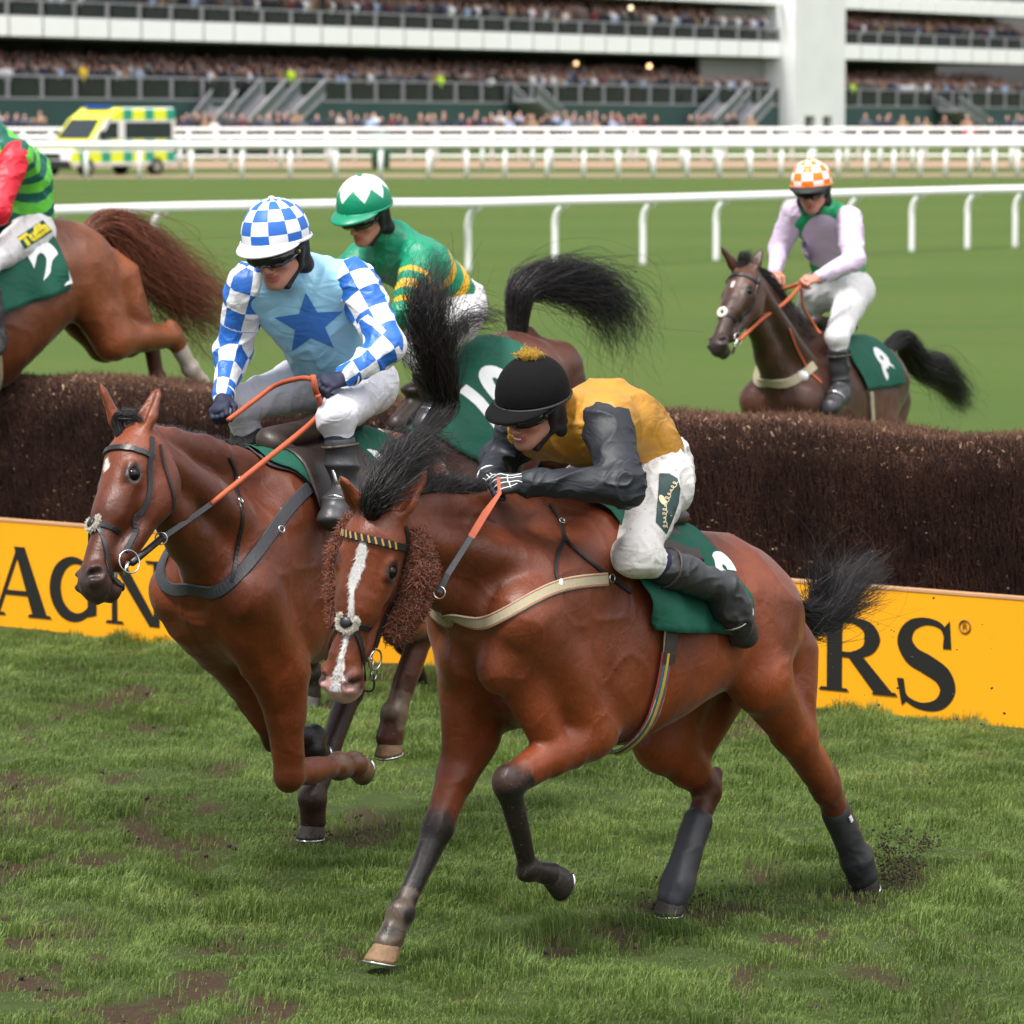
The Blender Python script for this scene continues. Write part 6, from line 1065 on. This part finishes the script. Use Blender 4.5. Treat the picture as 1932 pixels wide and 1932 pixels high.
# ---- fourth horse, at the left edge, in mid-air over the fence
F4 = Frame(38, tuple(at(163, 600, 25.2)[:2]))
if 'H4' in ONLY:
    p = F4.px; dockp = p(178, 424, 0); pt = math.radians(-15); Rm = A([[math.cos(pt), -math.sin(pt)], [math.sin(pt), math.cos(pt)]]); Rm = Rm * 1.10; oo = A([dockp[0], dockp[2]]) - Rm @ A([-.79, 1.33 - 1.1]); sh = oo - A([0, 1.1]); c4 = lambda s, l, z: A([(Rm @ A([s, z - 1.1]) + oo)[0], l, (Rm @ A([s, z - 1.1]) + oo)[1]])
    sp4 = dict(res=.011, pitch=-15, scale=1.10, legk=1.2, shift=tuple(sh), coat=(.22, .064, .020), dark=(.08, .025, .012), poll=c4(1.15, 0, 1.75), muz=c4(1.65, 0, 1.42), yaw=0,
        LF=[c4(.36, .17, .80), c4(.72, .15, .70), c4(.86, .13, .42), c4(.90, .12, .34), dict()], RF=[c4(.42, -.16, .82), c4(.80, -.14, .74), c4(.98, -.12, .48), c4(1.02, -.12, .40), dict()],
        LH=[p(215, 640, .22), p(326, 636, .16), p(358, 695, .14), p(378, 722, .13), dict(white=True, toe=(-.6, 0, -1), up=(.8, 0, .8), light=True)], RH=[p(200, 645, -.20), p(282, 630, -.15), p(296, 712, -.13), p(304, 735, -.12), dict(toe=(-.6, 0, -1), up=(.8, 0, .6))],
        earL=c4(1.1, .08, 1.92), earR=c4(1.1, -.08, 1.92), points=(.4, .4, .2, .8), muzzledark=.4)
    h4 = horse('horse', 'chestnut racehorse in mid-air over the fence at the left edge', F4, sp4); h_ = h4; can = h4['can']
    sc, _ = cloth_patch(h_, 'saddle_cloth', M['green_cloth'], lambda f: (-.44 + .04 * abs(f), .25 - .1 * abs(f)), (-1.6, 1.6), .014, wob=.012); V2, F2_ = text_flat('2', .42, .026); on_patch(h_, 'number', M['num'], V2, F2_, lambda x, y: drape(h_, -.30 - x * .8, 1.12 - y * .85 / .33, .028), sc)
    S = SDF(); S.ell(can(-.15, 0, 1.53), [.2, .12, .05], k=.05); S.cone(can(.18, 0, 1.58), can(-.1, 0, 1.54), .05, .05, .04); V, F = S.mesh(.014, 1); link('saddle', mesh('saddle', V, F, M['leather_brown']), h4['root']); girth(h_, .12, .045, .022, 'web', 1.6)
    hairs(h_, 'tail', M['brown_hair'], [h_['dock'] + A([.08, 0, .0]), p(205, 425, 0), p(262, 462, 0), p(310, 520, 0), p(365, 560, 0), p(415, 600, 0)], 3400, [.05, .09, .15, .19, .19, .16], .0020, 26, .10, lens=(.5, 1.05), seed=7, clump=14)
    hairs(h_, 'mane', M['brown_hair'], [can(.3, 0, 1.5), (can(.3, 0, 1.5) + h_['poll']) / 2 + A([0, 0, .1]), h_['poll']], 300, [.05, .06, .04], .002, 10, .04)
    J = dict(head=p(-85, 225, 0), neck=p(-20, 262, 0), shL=p(28, 295, .20), elL=p(-5, 400, .34), wrL=p(-90, 440, .2), haL=p(-120, 455, .15), pelvis=p(50, 442, 0), chest=p(42, 335, 0), hipL=p(62, 440, .12), knL=p(-30, 500, .33), anL=p(-5, 640, .34), toL=p(-45, 690, .34))
    for a in ('sh', 'el', 'wr', 'ha', 'hip', 'kn', 'an', 'to'): J[a + 'R'] = mir(J[a + 'L'])
    J['shR'] = J['shR'] + A([0, .0, .05]); J['face'] = nrm(A([1, .0, -.4])); J['up'] = nrm(A([.5, 0, 1.]))
    g = cloth('green_hooped_silk', (.1, .5, .05), .45, .45, 0, .6); x, y, z = g.sep(g.attr('pat').outputs['Vector']); s_ = g.math('ADD', y, g.math('MULTIPLY', g.math('ABSOLUTE', x), .6)); b_ = g.math('GREATER_THAN', g.math('SINE', g.math('MULTIPLY', s_, 55)), .15); g.set(color=g.mix(b_, (.11, .50, .045), (.004, .10, .07))); rs = cloth('red_satin_sleeve', (.62, .012, .03), .45, .4, 0, .8).m
    r4 = rider('jockey', 'jockey in light and dark green hoops with red sleeve at left edge', F4, J, dict(silk=g.m, sleeve=rs, breeches=M['breeches'], cap=rs, brim_mat=rs, rim_mat=rs, glove='dark_glove', hs=1.12, backL=(.3, .6, .7), thumbL=(.3, -.8, .5), backR=(.3, -.6, .7), thumbR=(.3, .8, .5), res=.008, bulk=1.22, wr=.016))
    q = r4['J']; dr = nrm(p(70, 440, .2) - F4.loc(CAM)); cx_ = nrm(np.cross(dr, A([0, 0, 1.]))); cy_ = np.cross(cx_, dr); ca, sa = math.cos(.62), math.sin(.62); ax_, ay_ = cx_ * ca + cy_ * sa, -cx_ * sa + cy_ * ca; c = p(66, 442, .2) - r4['pel']
    V2, F2_ = poly_flat([(-.095, -.035), (.09, -.045), (.085, .040), (-.09, .045)]); pn = decal(r4, r4['TB'], 'green_patch', M['green_cloth'], V2, F2_, c, ax_, ay_, dr, r4['breeches'], .003); V2, F2_ = text_flat('Tuffa', .085, .006, .02); decal(r4, r4['TB'], 'patch_lettering', simple('yellow_print', (.75, .62, .02), .5), V2, F2_, c, ax_, ay_, dr, pn, .006)
# ---- fifth horse, approaching the fence
F5 = Frame(61, (0, 0)); F5.o = at(1527, 636, 27.2) - .25 * F5.h; F5.o[2] = 0
if 'H5' in ONLY:
    p = F5.px; hf = F5.dl(nrm(A([-.62, -.78, 0.])))
    c5 = lambda s, l, z: A([s, l, z])
    sp5 = dict(res=.012, pitch=0, shift=(0, -.02), coat=(.070, .026, .015), poll=p(1402, 500, 0), muz=p(1338, 652, 0), yaw=math.atan2(hf[1], hf[0]),
        LF=[c5(.36, .17, .80), c5(.66, .15, .62), c5(.60, .13, .34), c5(.54, .12, .28), dict(toe=(0, 0, -1), up=(1, 0, .3))], RF=[c5(.38, -.17, .80), c5(.60, -.14, .44), c5(.74, -.12, .18), c5(.80, -.12, .08), dict()],
        LH=[c5(-.36, .2, .9), c5(-.78, .16, .55), c5(-.72, .13, .2), c5(-.68, .12, .08), dict()], RH=[c5(-.30, -.2, .88), c5(-.62, -.15, .52), c5(-.42, -.12, .2), c5(-.36, -.12, .08), dict()],
        earL=p(1438, 468, .09), earR=p(1358, 462, -.08), blaze=[[(.13, 0, .004), (.15, .0, .014), (.17, .0, .012), (.18, 0, .004)]], coat2=1)
    h5 = horse('horse', 'dark bay racehorse with beige breastgirth approaching beyond the fence', F5, sp5); h_ = h5; can = h5['can']; H = h5['H']
    strap(h_, 'browband', [H(.095, .13 * math.sin(t), -.07 + .13 * math.cos(t)) for t in np.linspace(-1.7, 1.7, 11)], .022, 'leather'); strap(h_, 'cheek_strap', [H(.03, .075, -.06), H(.12, .105, -.075), H(.22, .10, -.105), H(.33, .085, -.10), H(.42, .07, -.10)], .018, 'leather'); ring_strap(h_, 'noseband', .365, -.06, .02, 'leather', 0, arc=(-.35, math.pi + .35))
    nose, nn = surf(h_, H(.365, .0, .02)); m = MB(); m.torus(nose + nn * .004, .024, .012, nn, 20, 8); m.build('noseband_pad', M['fleece'], h_['root'], True)
    m = MB(); m.torus(H(.455, .066, -.12), .036, .004, h_['lf'], 20, 6); m.tube([H(.455, .06, -.12), H(.53, .03, -.16)], .01, 6); m.build('bit', M['steel'], h_['root'], True)
    bp, Qb, Nb = gird(h_, ((1535, 690), (1510, 712), (1480, 725), (1450, 733), (1420, 730), (1395, 720), (1380, 705)), .06, 'web', 'breastgirth', .008); m = MB(); c = hitpx(h_, 1512, 712, .012); m.ball(c, (.02, .045, .035), 10, 6); m.build('white_label', M['white_plastic'], bp, True)
    q = [hitpx(h_, *a) for a in ((1488, 620), (1500, 650), (1515, 680), (1530, 705), (1548, 722))]; strap(h_, 'red_strap', [a for a in q if a is not None], .016, 'rein', n=6)
    sc, _ = cloth_patch(h_, 'saddle_cloth', M['green_cloth'], lambda f: (-.50, .18 - .1 * abs(f)), (-1.45, 1.45), .014, wob=.005); V2, F2_ = text_flat('8', .38, .018); on_patch(h_, 'number', M['num'], V2, F2_, lambda x, y: drape(h_, -.32 - x * .75, 1.02 - y * .85 / .33, .024), sc)
    S = SDF(); S.ell(can(-.15, 0, 1.53), [.2, .12, .05], k=.05); S.cone(can(.18, 0, 1.58), can(-.1, 0, 1.54), .05, .05, .04); V, F = S.mesh(.014, 1); link('saddle', mesh('saddle', V, F, M['leather_brown']), h5['root']); girth(h_, -.03, .045, .022, 'web', 1.5)
    hairs(h_, 'mane', M['black_hair'], [H(.0, 0, -.0), p(1440, 530, 0), p(1480, 590, 0), p(1530, 640, 0)], 900, [.03, .06, .055, .04], .0022, 10, .05); hairs(h_, 'forelock', M['black_hair'], [H(.02, 0, 0), H(-.04, 0, .03), H(-.03, .05, .0)], 250, [.02, .03, .03], .002, 8, .02)
    hairs(h_, 'tail', M['black_hair'], [h_['dock'] + A([.05, 0, 0]), p(1700, 640, 0), p(1728, 690, 0), p(1765, 705, 0), p(1812, 760, 0)], 2200, [.03, .06, .10, .12, .08], .0022, 20, .05, lens=(.75, 1.05), seed=7, clump=5)
    J = dict(head=p(1532, 362, 0), neck=p(1553, 402, 0), shL=p(1600, 415, .18), elL=p(1612, 490, .30), wrL=p(1545, 524, .2), haL=p(1512, 532, .14), pelvis=p(1590, 545, 0), chest=p(1572, 455, 0), hipL=p(1612, 550, .12), knL=p(1580, 635, .28), anL=p(1588, 735, .30), toL=p(1568, 768, .32), shR=p(1500, 402, -.17), elR=p(1470, 470, -.28), wrR=p(1462, 515, -.2), haR=p(1462, 540, -.15))
    for a in ('hip', 'an', 'to'): J[a + 'R'] = mir(J[a + 'L'])
    J['knR'] = p(1510, 610, -.28); J['anR'] = J['knR'] + A([-.22, .02, -.38]); J['toR'] = J['anR'] + A([.12, 0, -.05]); J['face'] = F5.dl(nrm(A([-.22, -.92, -.22]))); J['up'] = F5.dl(nrm(A([-.12, -.25, 1.])))
    g = cloth('green_silk_lilac_disc', (.0, .3, .1), .45, .4, 0, .5); x, y, z = g.sep(g.attr('pat').outputs['Vector']); yy = g.math('ADD', y, -.02); d_ = g.math('SQRT', g.math('ADD', g.math('MULTIPLY', x, x), g.math('MULTIPLY', yy, yy))); g.set(color=g.mix(0.0, (.004, .30, .11), (.46, .33, .52)))
    lil = cloth('lilac_satin', (.62, .50, .66), .45, .4, 0, .6).m; org = simple('orange_brim', (.80, .20, .01), .4, .05)
    r5 = rider('jockey', 'jockey in green silks with lilac disc and orange and white chequered cap', F5, J, dict(silk=g.m, sleeve=lil, breeches=M['breeches'], cap=checks('orange_white_checked_cap', (.80, .20, .01), (.80, .80, .80), 'cap', rough=.4, bump=.1), brim_mat=M['black'], rim_mat=org, glove=None, hs=1.1, backL=(.5, .3, .8), thumbL=(.5, -.9, .3), backR=(.5, -.3, .8), thumbR=(.5, .9, .3), cap_tilt=.0, res=.008, bulk=1.0, wr=.014))
    cs = p(1552, 455, .1) - r5['pel']; dr = nrm(p(1552, 455, .1) - F5.loc(CAM)); cx_ = nrm(np.cross(dr, A([0, 0, 1.]))); cy_ = np.cross(cx_, dr); V2, F2_ = poly_flat([(.135 * math.cos(t), .165 * math.sin(t)) for t in np.linspace(0, 2 * math.pi, 36, endpoint=False)], .02); decal(r5, r5['T'], 'lilac_disc', lil, V2, F2_, cs, cx_, cy_, dr, r5['silk'], .005)
    m = MB(); m.tube(catmull([p(1508, 535, .1), p(1485, 543, .0), p(1460, 548, -.1)], 5), .012, 6); m.tube(catmull([p(1510, 540, .12), p(1480, 572, .1), p(1440, 600, .1), H(.46, .07, -.13)], 5), .012, 6); m.tube(catmull([p(1512, 545, .12), p(1516, 580, .12), p(1535, 612, .15), p(1548, 630, .2)], 5), .010, 6); m.build('rein', M['rein'], h5['root'], True)
